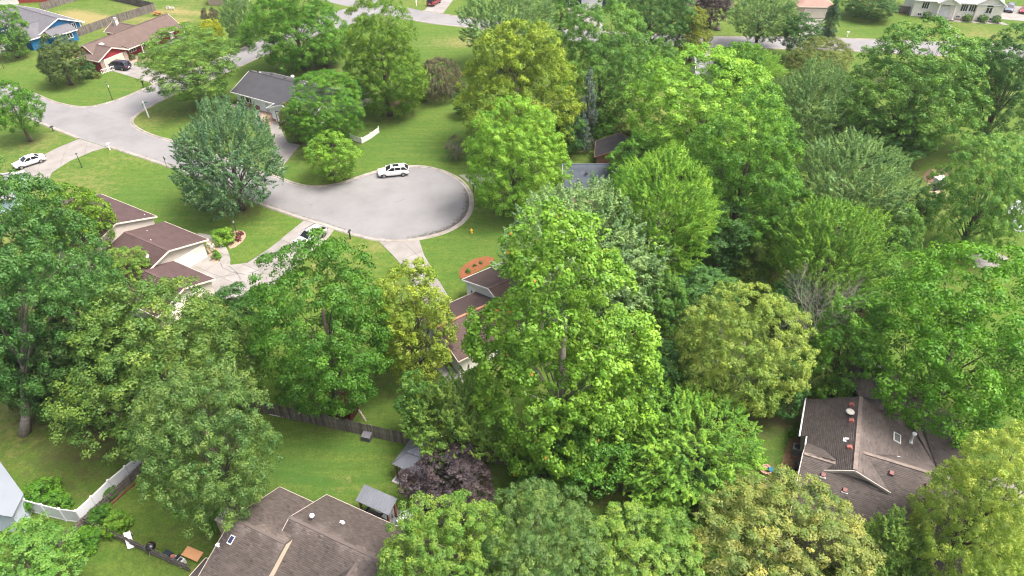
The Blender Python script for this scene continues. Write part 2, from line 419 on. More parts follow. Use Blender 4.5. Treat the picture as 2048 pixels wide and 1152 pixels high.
TREES = [  # name, centre u, v, half width, half height (2048 px survey), clear stem m, kind of leaf, outline, label
 # --- near rows
 (BT, 66, 604, 150, 258, 0.8, 'blue', 'round', 'huge blue-green tree with a leaning pale trunk at the left edge'),
 (BT, 178, 705, 88, 138, 1.0, 'bluedark', 'round', 'dark blue-green tree between the leaning trunk and the largest oak-like tree'),
 (BT, 5, 690, 66, 130, 1.0, 'bluedark', 'round', 'dark tree at the left edge beyond the leaning trunk'),
 (BT, 30, 722, 76, 84, 3.0, 'blue', 'round', 'low blue-green crown hanging in front of the leaning pale trunk'),
 (BT, 142, 448, 80, 82, 2.0, 'yellowgreen', 'round', 'yellow-green tree beside the upper end of the mauve roof'),
 (BT, 318, 722, 186, 172, 2.0, 'oak', 'egg', 'largest oak-like tree left of centre, below the mauve roofed house'),
 (BT, 412, 880, 138, 152, 4.6, 'oak3', 'round', 'rounded dull green tree whose trunk stands by the brick chimney'),
 (BT, 640, 648, 140, 168, 2.6, 'maple', 'round', 'broad dark green layered tree shading the small red shed'),
 (BT, 826, 635, 88, 112, 2.4, 'yellow5', 'egg', 'yellow-green tree beside the hidden driveway, left of the brown roof'),
 (BT, 482, 640, 52, 72, 1.5, 'dark', 'round', 'small dark tree squeezed between two large crowns near the cracked driveway'),
 (BT, 1124, 672, 184, 248, 3.0, 'syc', 'egg', 'tallest bright green tree in the middle with pale branches showing'),
 (CT, 912, 828, 98, 100, 0.8, 'softpine', 'egg', 'feathery light green conifer behind the purple tree'),
 (BT, 838, 812, 44, 62, 0.8, 'mid', 'round', 'small green tree touching the left of the feathery conifer'),
 (BT, 900, 968, 90, 78, 1.4, 'purple', 'round', 'dark purple leaved tree beside the metal gazebo'),
 (BT, 890, 1116, 128, 128, 2.4, 'lime2', 'round', 'green tree with yellow tips overhanging the near brown roof'),
 (BT, 1082, 1102, 128, 126, 2.4, 'oak3', 'round', 'green tree in the bottom middle, right of its twin over the roof'),
 (BT, 1300, 1128, 132, 88, 2.0, 'lime2', 'round', 'low green crown at the bottom edge left of the golden tree'),
 (BT, 1172, 895, 90, 86, 1.8, 'maple', 'round', 'dark green tree in front of the wooden fence under the tallest tree'),
 (SH, 1092, 982, 72, 54, 0.3, 'mid', 'round', 'broad green bush in front of the fence, beside the shady back lawn'),
 (BT, 1382, 885, 152, 108, 1.6, 'lime3', 'egg', 'wide light green tree left of the fire pit'),
 (BT, 1335, 752, 78, 74, 1.2, 'dark', 'round', 'dark bluish tree behind the wide light green tree'),
 (BT, 1482, 702, 126, 132, 2.6, 'locust', 'round', 'pale yellow-green open crowned tree right of the mossy lawn strip'),
 (BT, 1402, 588, 74, 60, 2.5, 'blue', 'round', 'blue-green tree above the pale yellow-green tree'),
 (BT, 1698, 692, 84, 108, 1.8, 'bright', 'egg', 'bright green tree overhanging the back of the large brown roof'),
 (BT, 1925, 680, 176, 184, 2.6, 'bright2', 'round', 'large vivid green tree behind the brown roofed house at right'),
 (BT, 1985, 1005, 122, 182, 2.2, 'yellowfeather', 'egg', 'tall yellow-green feathery tree at the lower right edge'),
 (BT, 1565, 1092, 172, 118, 2.0, 'gold', 'round', 'tree covered in golden flower tips at the bottom right'),
 (CT, 1765, 1092, 78, 88, 0.6, 'larch', 'cone', 'feathery green conifer right of the golden tipped tree'),
 (CT, 1822, 1125, 48, 60, 0.6, 'larch', 'cone', 'short feathery conifer in front of the brown roof, at the bottom edge'),
 (CT, 1325, 1035, 44, 44, 0.2, 'needlelime', 'cone', 'small lime green conifer beside the shady back lawn'),
 (SH, 1262, 1042, 46, 44, 0.1, 'blue', 'round', 'blue-green bush behind the garden benches'),
 (SH, 1400, 960, 62, 46, 0.4, 'dark', 'round', 'dark bush between the wide light tree and the golden tree'),
 (BT, 52, 1128, 98, 72, 1.8, 'mid', 'round', 'green tree in the bottom left corner'),
 (BT, 1200, 1075, 40, 40, 0.5, 'dark', 'round', 'dark little tree between the two bottom crowns'),
 (BT, 250, 538, 50, 46, 1.2, 'lime2', 'round', 'small yellow-green tree in front of the mauve roofed garage'),
 # --- right hand woods
 (BT, 1030, 312, 98, 108, 1.6, 'lime5', 'round', 'light green tree beside the right end of the cul-de-sac'),
 (BT, 1042, 168, 124, 122, 2.2, 'yellow', 'egg', 'tall yellow-green tree behind the big back lawn'),
 (BT, 1165, 508, 162, 138, 2.2, 'silver', 'round', 'pale silvery green tree right behind the tallest tree'),
 (BT, 1318, 448, 102, 136, 2.0, 'lime', 'vase', 'light green tree with upswept branches, beside the blue-grey roof'),
 (CT, 1174, 222, 29, 74, 0.4, 'spruce', 'cone', 'narrow blue spruce between the woods and the big back lawn'),
 (BT, 1208, 122, 106, 112, 2.2, 'mid', 'egg', 'mid green tree behind the narrow blue spruce'),
 (BT, 1018, 52, 98, 72, 2.2, 'grey', 'round', 'grey-green tree beside the far road, top centre'),
 (BT, 1308, 25, 78, 74, 2.2, 'blue', 'round', 'dark blue-green tree at the top edge beside the far road'),
 (BT, 1387, 62, 37, 46, 1.2, 'golden2', 'egg', 'golden green tree beside the far road'),
 (BT, 1426, 14, 34, 34, 0.8, 'purple', 'round', 'far purple tree across the road'),
 (BT, 1526, 28, 68, 46, 3.0, 'grey', 'round', 'spreading grey-green tree with a bare forked trunk on the far verge'),
 (BT, 1603, 68, 40, 37, 1.8, 'dark', 'round', 'small dark tree on the far verge in front of the tan garage'),
 (CT, 1663, 38, 18, 36, 0.2, 'darkneedle', 'column', 'dark upright evergreen right of the tan garage'),
 (BT, 1742, 2, 52, 30, 0.5, 'dark', 'round', 'dark tree clump at the top edge left of the cream house'),
 (BT, 1640, 122, 60, 44, 1.2, 'olive', 'round', 'olive gold tree below the far road'),
 (BT, 1502, 132, 62, 38, 1.2, 'lime', 'round', 'pale lime tree below the far road, beside a driveway'),
 (BT, 1402, 222, 148, 120, 1.8, 'lime5', 'round', 'broad pale lime tree in the middle of the woods'),
 (BT, 1488, 340, 122, 160, 2.0, 'bright', 'egg', 'tall rich green tree in front of the broad pale lime tree'),
 (BT, 1618, 205, 82, 82, 1.8, 'grey', 'egg', 'grey-green tree left of the leafless grey tree'),
 (BT, 1828, 172, 132, 122, 2.0, 'mid', 'egg', 'big mid green tree in front of the far road at right'),
 (BT, 2006, 180, 78, 112, 2.0, 'blue', 'round', 'dark blue-green tree at the upper right edge'),
 (BT, 1700, 376, 116, 106, 1.8, 'grey', 'round', 'dusty green tree left of the golf cart'),
 (BT, 1655, 512, 112, 112, 1.8, 'lime3', 'vase', 'light green upswept tree above the leafless branches'),
 (BT, 1968, 390, 94, 114, 1.6, 'lime4', 'round', 'large rounded light tree beside the golf cart'),
 (SH, 1846, 410, 32, 32, 0.1, 'dark', 'round', 'dark green bush just below the golf cart'),
 (BT, 1782, 268, 78, 52, 1.0, 'dark', 'round', 'low dark tree behind the golf cart lawn'),
 (CT, 1506, 532, 44, 52, 0.3, 'larch', 'cone', 'small feathery conifer in the shade of the woods'),
 (BT, 1440, 478, 60, 74, 1.0, 'dark', 'round', 'dark shaded tree deep in the woods'),
 (BT, 1560, 470, 60, 70, 1.2, 'mid', 'round', 'green understorey tree in the middle of the right hand woods'),
 (BT, 1785, 468, 56, 62, 1.2, 'mid', 'round', 'green tree left of the dark bush below the golf cart'),
 (BT, 1745, 560, 70, 60, 1.4, 'mid', 'round', 'green tree filling the gap left of the vivid tree'),
 (BT, 1128, 262, 42, 44, 0.8, 'dark', 'round', 'dark little tree at the foot of the blue spruce'),
 (SH, 1212, 258, 32, 30, 0.2, 'bright', 'round', 'bright green bush right of the blue spruce'),
 (SH, 1244, 272, 22, 26, 0.2, 'olive', 'round', 'olive bush beside the bright bush behind the dark shed roof'),
 (BT, 1322, 118, 38, 38, 1.0, 'mid', 'round', 'small green tree below the dark tree on the far road'),
 (SH, 1438, 112, 12, 14, 0.2, 'dark', 'round', 'round dark bush beside the far driveway'),
 (BT, 1278, 330, 60, 58, 1.2, 'bright', 'round', 'green tree rising behind the blue-grey roof'),
 (BT, 1700, 200, 46, 44, 1.2, 'mid', 'round', 'green tree beside the leafless grey tree'),
 (BT, 1330, 610, 52, 60, 1.2, 'mid', 'round', 'shaded green tree behind the tallest tree'),
 (BT, 1590, 610, 52, 60, 1.2, 'dark', 'round', 'dark tree behind the leafless branches'),
 (BT, 1560, 770, 58, 58, 1.0, 'dark', 'round', 'dark tree at the back corner of the large brown roof'),
 (BT, 1478, 130, 52, 44, 1.0, 'bright', 'round', 'green tree right of the far grey roof'),
 (BT, 1120, 20, 40, 50, 1.5, 'mid', 'round', 'green tree in front of the white garage at the top edge'),
 (BT, 1950, 118, 46, 40, 1.2, 'bright', 'round', 'green tree in front of the far road walkway'),
 # --- upper left
 (BT, 766, 100, 86, 118, 1.6, 'yellowgreen', 'egg', 'tall full yellow-green tree at the edge of the big back lawn'),
 (BT, 588, 42, 98, 84, 1.8, 'bright', 'egg', 'large rich green tree beside the side street'),
 (BT, 652, 98, 34, 28, 0.8, 'mid', 'round', 'small green tree under the large tree on the side street'),
 (BT, 480, 36, 38, 42, 1.6, 'grey', 'round', 'grey-green tree at the top edge behind the red house'),
 (BT, 378, 122, 90, 66, 3.2, 'locust2', 'round', 'spreading airy tree between the red house and the street'),
 (BT, 455, 308, 102, 108, 1.4, 'silverblue', 'egg', 'blue-grey pear shaped tree beside the cul-de-sac street'),
 (BT, 652, 215, 78, 68, 1.4, 'bright', 'round', 'bright green tree at the corner of the grey roofed house'),
 (BT, 666, 314, 52, 44, 0.9, 'syc', 'vase', 'small lime tree in the lawn above the white car'),
 (BT, 590, 240, 32, 36, 1.0, 'olive', 'round', 'small olive tree in front of the white garage'),
 (BT, 122, 115, 44, 46, 1.0, 'olivedark', 'egg', 'dark olive tree in the front lawn of the red house'),
 (BT, 28, 212, 47, 48, 2.4, 'bright', 'round', 'green tree on a short trunk at the left edge below the street'),
 (BT, 8, 52, 40, 52, 1.2, 'mid', 'round', 'green tree hiding the parked truck by the blue house'),
 (SH, 420, 62, 27, 22, 0.2, 'golden', 'round', 'golden yellow bush behind the airy street tree'),
 (SH, 361, 54, 13, 10, 0.1, 'golden', 'round', 'small golden bush at the corner of the red house'),
 (SH, 420, 32, 18, 15, 0.3, 'brown', 'round', 'thin grey-brown bush above the golden bush'),
 (BT, 334, 50, 14, 16, 0.5, 'mid', 'column', 'small dark tree against the red house roof'),
 (SH, 880, 160, 47, 40, 0.2, 'brown', 'round', 'grey-brown weeping thicket behind the big back lawn'),
 (SH, 845, 192, 13, 10, 0.1, 'olive', 'round', 'small yellowish bush in front of the weeping thicket'),
 (SH, 828, 172, 16, 16, 0.1, 'dark', 'round', 'dark green bush beside the weeping thicket'),
 (SH, 928, 210, 23, 24, 0.1, 'dark', 'round', 'dark evergreen bush at the right of the back lawn'),
 (SH, 176, 140, 15, 14, 0.1, 'dark', 'round', 'dark green bush at the corner of the red house'),
 (SH, 193, 151, 9, 6, 0.0, 'olive', 'round', 'tawny low bush beside the red house porch rail'),
 (SH, 445, 472, 24, 17, 0.0, 'syc', 'round', 'clump of pale ornamental grass in the kidney shaped bed'),
 (SH, 431, 510, 11, 9, 0.0, 'bright', 'round', 'clipped round green bush beside the curved walk'),
 (SH, 465, 468, 6, 5, 0.0, 'burgundy', 'round', 'dark red flower clump at the left of the lamp post'),
 (SH, 481, 467, 6, 5, 0.0, 'burgundy', 'round', 'dark red flower clump at the right of the lamp post'),
 (SH, 477, 476, 7, 6, 0.0, 'burgundy', 'round', 'dark red flower clump nearest the kerb of the bed'),
 (SH, 421, 494, 9, 10, 0.0, 'white', 'round', 'white flowering bush beside the garage wall'),
 (SH, 80, 990, 40, 20, 0.0, 'bright', 'round', 'bright green ground plant inside the white corner fence'),
 (SH, 120, 1006, 24, 14, 0.0, 'bright', 'round', 'light green plant clump right beside the white fence panels'),
 (SH, 202, 1030, 25, 22, 0.0, 'maple', 'round', 'dark leafy bush at the corner of the two wooden fences'),
 (SH, 232, 1046, 26, 26, 0.0, 'syc', 'round', 'yellow-green leafy bush behind the leaning wooden fence'),
 (SH, 178, 1076, 32, 17, 0.0, 'bright', 'round', 'spreading green plant on the near side of the wooden fence'),
 (SH, 218, 985, 16, 14, 0.0, 'maple', 'round', 'vine clump growing over the white fence'),
 (SH, 437, 1045, 22, 26, 0.0, 'grassy', 'round', 'long leaved green plant below the brick chimney'),
 (SH, 1589, 865, 11, 10, 0.0, 'bright', 'round', 'round bright bush at the corner of the large brown roofed house'),
 (SH, 901, 720, 14, 10, 0.0, 'golden', 'round', 'yellow-orange plant beside the hidden walk of the middle house'),
 (SH, 887, 706, 14, 14, 0.0, 'dark', 'round', 'dark bush by the wall of the middle house'),
 (SH, 937, 541, 6, 5, 0.0, 'mid', 'round', 'largest green seedling in the orange mulch bed'),
 (SH, 949, 531, 4, 3, 0.0, 'dark', 'round', 'middle dark seedling in the orange mulch bed'),
 (SH, 961, 525, 4, 3, 0.0, 'dark', 'round', 'farthest dark seedling in the orange mulch bed'),
 (SH, 1855, 31, 9, 7, 0.0, 'bright', 'ball', 'clipped round bush left of the cream house entrance'),
 (SH, 1936, 36, 9, 7, 0.0, 'bright', 'ball', 'first clipped round bush right of the cream house entrance'),
 (SH, 1967, 37, 10, 7, 0.0, 'bright', 'ball', 'middle clipped round bush along the cream house'),
 (SH, 1993, 38, 10, 7, 0.0, 'bright', 'ball', 'clipped round bush nearest the blue car of the cream house'),
 (SH, 262, 114, 8, 6, 0.0, 'olive', 'round', 'tawny plant in the gravel bed by the red house porch'),
 (SH, 285, 112, 9, 6, 0.0, 'syc', 'round', 'pale green plant in the gravel bed by the red house porch'),
]
BARE = [  # leafless: base u, v, height m, spread m, label, pale twigs per limb
 (1590, 770, 15.5, 4.2, 'leafless grey tree rising among the greenery right of the pale yellow tree'),
 (1715, 245, 12.0, 3.6, 'leafless grey tree in front of the far road woods'),
 (912, 322, 5.0, 2.2, 'thin half bare little tree at the right of the back lawn'),
]
SPEC['lime2'] = ((0.084, 0.203, 0.026), (0.203, 0.308, 0.050), 0.85, 0.42, 'round')
SPEC['lime3'] = ((0.097, 0.251, 0.025), (0.204, 0.362, 0.040), 0.9, 0.50, 'spike')
SPEC['lime4'] = ((0.090, 0.244, 0.048), (0.230, 0.395, 0.072), 1.0, 0.50, 'round')
SPEC['bright2'] = ((0.065, 0.202, 0.013), (0.133, 0.308, 0.022), 1.05, 0.60, 'flat')
SPEC['yellowfeather'] = ((0.210, 0.340, 0.045), (0.410, 0.500, 0.100), 0.9, 0.45, 'round')
SPEC['needlelime'] = ((0.129, 0.326, 0.021), (0.240, 0.458, 0.035), 0.9, 0.34, 'needle')
SPEC['darkneedle'] = ((0.027, 0.089, 0.037), (0.056, 0.141, 0.055), 0.9, 0.35, 'needle')
SPEC['golden2'] = ((0.120, 0.175, 0.015), (0.215, 0.250, 0.020), 1.0, 0.60, 'round')
SPEC['yellowgreen'] = ((0.076, 0.184, 0.014), (0.154, 0.272, 0.019), 1.0, 0.55, 'round')
SPEC['locust2'] = ((0.071, 0.173, 0.024), (0.154, 0.264, 0.041), 0.8, 0.42, 'flat')
SPEC['silverblue'] = ((0.067, 0.168, 0.065), (0.169, 0.291, 0.138), 0.95, 0.60, 'spike')
SPEC['olivedark'] = ((0.056, 0.104, 0.027), (0.104, 0.154, 0.041), 0.9, 0.42, 'flat')
SPEC['softpine'] = ((0.124, 0.256, 0.043), (0.273, 0.413, 0.072), 0.9, 0.45, 'spike')
SPEC['larch'] = ((0.098, 0.209, 0.030), (0.201, 0.319, 0.050), 0.9, 0.40, 'spike')
SPEC['bluedark'] = ((0.032, 0.082, 0.019), (0.067, 0.126, 0.030), 1.0, 0.60, 'round')
SPEC['oak3'] = ((0.062, 0.146, 0.032), (0.140, 0.222, 0.054), 0.9, 0.45, 'round')
SPEC['yellow5'] = ((0.145, 0.245, 0.022), (0.260, 0.335, 0.040), 1.0, 0.60, 'round')
SPEC['lime5'] = ((0.123, 0.300, 0.024), (0.248, 0.437, 0.048), 1.0, 0.55, 'round')
SPEC['grassy'] = ((0.062, 0.169, 0.019), (0.136, 0.264, 0.027), 1.2, 0.42, 'droop')

def solve(u, v, a, b, clear):
    """crown centre, radius and half height whose outline from the survey point has half axes a, b"""
    zc = clear + 4.0
    for _ in range(16):
        C = G(u, v, zc); s = FPX / depth(C); r = a / s
        ph = math.atan2(CAM_H - zc, math.hypot(C.x, C.y))
        hs = math.sqrt(max(((b / s) ** 2 - (r * math.sin(ph)) ** 2), 0.0)) / math.cos(ph)
        hs = max(hs, 0.55 * r)
        zc = 0.5 * zc + 0.5 * (clear + hs)
    return C, r, hs, zc
SOLVED = [solve(t[1], t[2], t[3], t[4], t[5]) for t in TREES]

# ------------------------------------------------------------------ ground: one sheet out past the horizon
def value_noise(x, y, cell, seed):
    rg = np.random.default_rng(seed); n = 257
    t = rg.random((n, n))
    gx, gy = (x / cell) % (n - 1), (y / cell) % (n - 1)
    i, j = gx.astype(int), gy.astype(int); fx, fy = gx - i, gy - j
    fx, fy = fx * fx * (3 - 2 * fx), fy * fy * (3 - 2 * fy)
    i1, j1 = (i + 1) % (n - 1), (j + 1) % (n - 1)
    return (t[i, j] * (1 - fx) + t[i1, j] * fx) * (1 - fy) + (t[i, j1] * (1 - fx) + t[i1, j1] * fx) * fy
def build_ground():
    xs = np.concatenate([[-3000, -1200, -500, -250], np.arange(-165, 166, 1.2), [250, 500, 1200, 3000]])
    ys = np.concatenate([[-600, -150, 0], np.arange(14, 240, 1.2), [300, 500, 1200, 3500]])
    X, Y = np.meshgrid(xs, ys, indexing='ij')
    nx, ny = len(xs), len(ys)
    V = np.stack([X.ravel(), Y.ravel(), np.zeros(nx * ny)], 1)
    idx = np.arange(nx * ny).reshape(nx, ny)
    F = np.stack([idx[:-1, :-1], idx[1:, :-1], idx[1:, 1:], idx[:-1, 1:]], -1).reshape(-1, 4)
    me = bpy.data.meshes.new('lawn'); me.vertices.add(len(V)); me.vertices.foreach_set('co', V.ravel())
    me.loops.add(F.size); me.loops.foreach_set('vertex_index', F.ravel()); me.polygons.add(len(F))
    me.polygons.foreach_set('loop_start', np.arange(len(F)) * 4)
    x, y = V[:, 0], V[:, 1]
    dry = 0.55 * value_noise(x + 900, y + 900, 16, 1) + 0.35 * value_noise(x + 900, y + 900, 5, 2) - 0.30
    lush = np.clip(1.6 * value_noise(x + 900, y + 900, 22, 3) - 0.6, 0, 1) * 0.6
    soil = np.zeros(len(x))
    def blob(u, v, rx, ry, amt, arr, ang=0):
        p = G(u, v); c, s = math.cos(ang), math.sin(ang)
        dx, dy = x - p.x, y - p.y
        d = ((dx * c + dy * s) / rx) ** 2 + ((-dx * s + dy * c) / ry) ** 2
        arr += amt * np.exp(-d)
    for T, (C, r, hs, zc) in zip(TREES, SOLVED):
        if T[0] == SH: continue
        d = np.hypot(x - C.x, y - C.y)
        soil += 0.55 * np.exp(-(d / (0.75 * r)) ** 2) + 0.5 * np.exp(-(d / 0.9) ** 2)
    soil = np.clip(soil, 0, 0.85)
    # worn and dry spots, and the well kept lawn of the cul-de-sac
    blob(165, 32, 9, 3.2, 0.95, dry, R(-30)); blob(195, 40, 6, 2.5, 0.7, dry)
    blob(30, 140, 6, 3, 0.4, dry); blob(380, 25, 14, 2, 0.5, dry, R(-8)); blob(350, 40, 14, 1.6, 0.4, dry, R(-8))
    blob(905, 85, 8, 5, 0.45, dry); blob(660, 145, 8, 4, 0.55, dry); blob(420, 235, 6, 4, 0.25, dry)
    blob(650, 340, 3, 3, 0.4, soil); blob(850, 205, 6, 2, 0.45, soil); blob(440, 415, 5, 2, 0.45, soil); blob(745, 495, 2, 1.5, 0.35, dry)
    blob(1940, 60, 14, 8, 0.35, dry); blob(1340, 640, 4, 8, 0.45, dry); blob(1270, 200, 5, 5, 0.5, soil)
    blob(140, 920, 7, 4, 0.55, soil); blob(300, 1080, 3, 3, 0.35, soil); blob(120, 1000, 4, 2, 0.3, soil)
    blob(640, 920, 7, 6, -0.6, dry); blob(640, 920, 7, 6, 0.5, lush); blob(200, 1130, 6, 3, -0.3, dry); blob(690, 955, 2, 2, 0.35, dry); blob(610, 990, 3, 3, 0.6, lush); blob(560, 985, 3, 4, 0.6, lush)
    blob(830, 290, 14, 8, 0.8, lush); blob(830, 290, 16, 9, -0.3, dry); blob(920, 500, 8, 6, -0.4, dry); blob(920, 500, 8, 6, 0.35, lush)
    blob(350, 400, 14, 8, 0.25, lush); blob(1690, 30, 5, 14, 0.6, lush, R(0)); blob(1690, 30, 5, 14, -0.5, dry)
    blob(1210, 1020, 3, 3, 0.4, lush); blob(1550, 850, 3, 4, 0.4, soil)
    for nm, arr in (('dry', np.clip(dry, 0, 1)), ('lush', np.clip(lush, 0, 1)), ('soil', np.clip(soil, 0, 1))):
        a = me.attributes.new(nm, 'FLOAT', 'POINT'); a.data.foreach_set('value', arr.astype(np.float32))
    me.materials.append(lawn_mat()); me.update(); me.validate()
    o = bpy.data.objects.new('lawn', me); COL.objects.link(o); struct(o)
build_ground()

# ------------------------------------------------------------------ streets, kerbs, driveways
ASPH = road_mat()
K1A = [(-90, 128), (0, 163), (65, 186), (110, 204), (150, 213), (172, 214)]
K1B = [(172, 214), (196, 211), (240, 198), (300, 173), (345, 156), (400, 134), (465, 105), (512, 85), (570, 61), (640, 34), (720, 8)]
K2A = [(760, 30), (690, 52), (620, 76), (555, 100), (512, 118), (465, 140), (400, 168), (332, 197), (295, 216), (272, 231)]
K2B = [(272, 231), (264, 243), (275, 256), (307, 271), (367, 288), (450, 317), (520, 343), (562, 357), (590, 367), (622, 373), (660, 371), (690, 364), (720, 353), (760, 341), (800, 334), (845, 333), (885, 342), (918, 358), (938, 380), (944, 402), (940, 425), (925, 445), (895, 463), (850, 476), (800, 482), (755, 480), (705, 469), (650, 451), (600, 436), (512, 405), (440, 375), (362, 342), (300, 320), (232, 298), (214, 294)]
K3 = [(158, 277), (110, 258), (75, 244), (30, 226), (-90, 178)]
def sheet(name, poly, z, mat):
    o = MB().prism(poly, z, z).build(name, mat); struct(o); return o
sheet('cul_de_sac_street', px_line(K1A, 2) + px_line(K2B, 0.8) + px_line(K3, 2), 0.020, ASPH)
sheet('side_street', px_line(K1B, 2) + px_line(K2A, 2) + [G2(235, 240)], 0.014, ASPH)
FAR_UP = [(620, -28), (760, 2), (846, 22), (937, 36), (1060, 52), (1180, 62), (1421, 73), (1536, 74), (1643, 76), (1773, 80), (1928, 86), (2048, 90), (2300, 100)]
FAR_LO = [(2300, 134), (2048, 121), (1950, 115), (1700, 102), (1536, 97), (1461, 96), (1414, 94), (1180, 84), (1060, 72), (937, 55), (857, 46), (760, 28), (620, -5)]
sheet('far_street', px_line(FAR_UP, 3) + px_line(FAR_LO, 3), 0.026, ASPH)

def ribbon(line, prof, name, mat, seg=3.0, piece=None):
    """sweep a (offset, height) profile along a 2D line; offset grows to the right of travel"""
    n = len(line); m = len(prof); nr = []
    for i in range(n):
        a, b = Vector(line[max(i - 1, 0)]), Vector(line[min(i + 1, n - 1)])
        d = (b - a).normalized(); nr.append(Vector((d.y, -d.x)))
    vs = [(line[i][0] + nr[i].x * o, line[i][1] + nr[i].y * o, z) for i in range(n) for o, z in prof]
    fs = [(i * m + k, (i + 1) * m + k, (i + 1) * m + k + 1, i * m + k + 1) for i in range(n - 1) for k in range(m - 1)]
    mb = MB(); mb.add(vs, fs)
    return mb
def kerb(pts, side, name='kerb'):
    """real raised kerb cut into stones about three metres long with open joints"""
    line = px_line(pts, 0.5)
    prof = [(0.42 * side, 0.024), (0.40 * side, 0.032), (0.16 * side, 0.030), (0.10 * side, 0.115), (0.0, 0.125), (-0.16 * side, 0.125), (-0.20 * side, 0.10), (-0.30 * side, -0.01)]
    if side < 0: prof = prof[::-1]
    prof = prof[::-1]
    o = bpy.data.objects.new(name, None); COL.objects.link(o); o['kind'] = 'structure'
    k = 6; i = 0
    while i < len(line) - 1:
        part = line[i:i + k + 1]
        if len(part) > 1:
            p0, p1 = Vector(part[0]), Vector(part[1]); part = [tuple(p0 + (p1 - p0) * 0.06)] + list(part[1:])
            mb = ribbon(part, prof, 'kerb_stone', KERB())
            t = random.random(); mb.t = [t] * len(mb.f)
            mb.build('kerb_stone', pm('kerb_concrete', (0.36, 0.335, 0.30), (0.23, 0.215, 0.19), 0.9, 0.9, 0.2, 15, detail=8, tint=0.12), o)
        i += k
    return o
pm('kerb_concrete', (0.27, 0.25, 0.225), (0.17, 0.158, 0.14), 0.9, 0.9, 0.2, 15, detail=8, tint=0.12)
kerb(K1A[1:] + K1B[1:-2], 1)
kerb(K2A[2:] + K2B[1:], 1)
kerb(K3, 1)
kerb(FAR_UP[2:6], 1); kerb(FAR_UP[5:-1], 1); kerb(FAR_LO[1:8], 1); kerb(FAR_LO[8:12], 1)
def gutter(pts, w, amt):
    line = px_line(pts, 0.6); prof = [(w, 0.0245), (w * 0.6, 0.0245), (w * 0.25, 0.0245), (0.40, 0.0245)]
    mb = ribbon(line, prof[::-1], 'gutter_stain', ASPH)
    o = mb.build('gutter_stain', ASPH); struct(o)
    n = len(line); a = o.data.attributes.new('stain', 'FLOAT', 'POINT')
    vals = []
    for i in range(n):
        e = max(0.0, math.sin(math.pi * i / (n - 1))) ** 0.5
        vals += [amt * e, amt * e * 0.85, amt * e * 0.4, 0.0]
    a.data.foreach_set('value', vals)
gutter([(926, 365), (938, 380), (944, 402), (940, 425), (925, 445), (895, 463), (850, 476), (802, 482)], 1.9, 1.0)
gutter([(797, 482), (755, 480), (705, 469), (650, 451), (600, 436), (512, 405), (440, 375), (362, 342), (300, 320), (232, 298)], 1.2, 0.8)
gutter([(562, 357), (590, 367), (622, 373), (660, 371), (690, 364), (720, 353), (760, 341), (800, 334), (845, 333), (885, 342), (915, 356)], 1.1, 0.75)
# tar seams on the junction
def seam(pts, w=0.07, z=0.030):
    line = px_line(pts, 1.0); mb = ribbon(line, [(-w / 2, z), (w / 2, z)], 'tar_seam', BLACK())
    struct(mb.build('tar_seam', pm('tar', (0.07, 0.07, 0.07), (0.13, 0.13, 0.13), 2, 0.7)))
seam([(172, 219), (182, 227), (205, 234), (228, 240)]); seam([(225, 223), (240, 224), (268, 229)]); seam([(465, 125), (480, 118), (495, 110), (512, 103)], 0.08)
seam([(622, 378), (606, 395), (592, 415)], 0.03); seam([(791, 405), (800, 402), (808, 399)], 0.12); seam([(619, 411), (625, 408)], 0.2)

def driveway(name, pts, ang, cell=(3.0, 3.0), z=0.034, mat=None, smooth=True, gap=0.035, off=(0, 0)):
    poly = px_line(pts, 1.0, True) if smooth else [G2(*p) for p in pts]
    base = MB().prism(poly, 0.010, 0.010).build(name, pm('joint_dirt', (0.10, 0.085, 0.065), (0.06, 0.05, 0.04), 4, 0.95)); struct(base)
    c, s = math.cos(-ang), math.sin(-ang)
    rp = [(x * c - y * s, x * s + y * c) for x, y in poly]
    x0, x1 = min(p[0] for p in rp), max(p[0] for p in rp); y0, y1 = min(p[1] for p in rp), max(p[1] for p in rp)
    xx = x0 + off[0]
    while xx < x1:
        yy = y0 + off[1]
        while yy < y1:
            q = clip_poly(rp, xx + gap / 2, xx + cell[0] - gap / 2, yy + gap / 2, yy + cell[1] - gap / 2)
            if len(q) > 2:
                ar = abs(sum(q[i][0] * q[(i + 1) % len(q)][1] - q[(i + 1) % len(q)][0] * q[i][1] for i in range(len(q)))) / 2
                if ar > 0.05:
                    w = [(px * c + py * s, -px * s + py * c) for px, py in q]
                    MB().prism(w, 0.004, z + random.uniform(-0.004, 0.004), random.random()).build('slab', mat or CONC(), base)
            yy += cell[1]
        xx += cell[0]
    return base
driveway('driveway', [(608, 441), (640, 450), (668, 460), (655, 478), (622, 505), (575, 548), (530, 585), (470, 600), (428, 596), (392, 560), (364, 536), (380, 522), (418, 509), (436, 522), (462, 530), (495, 526), (540, 496)], R(-30), (3.4, 3.4), smooth=False)
driveway('driveway', [(759, 484), (838, 479), (848, 510), (878, 562), (905, 606), (878, 640), (850, 650), (836, 590), (815, 545), (790, 515)], R(36), (3.2, 4.5), smooth=False)
driveway('driveway', [(158, 278), (214, 295), (185, 303), (140, 322), (104, 345), (96, 362), (60, 362), (30, 350), (60, 325), (110, 298)], R(20), (3.2, 4.0), smooth=False)
driveway('driveway', [(210, 144), (250, 122), (278, 121), (300, 138), (352, 156), (306, 171), (300, 165), (224, 142)], R(-24), (3.2, 3.2), smooth=False)
driveway('driveway', [(848, 22), (886, 27), (912, -8), (878, -14)], R(60), (3.0, 3.0), smooth=False)
driveway('driveway', [(1412, 95), (1462, 98), (1442, 128), (1405, 124)], R(85), (3.2, 3.2), smooth=False)
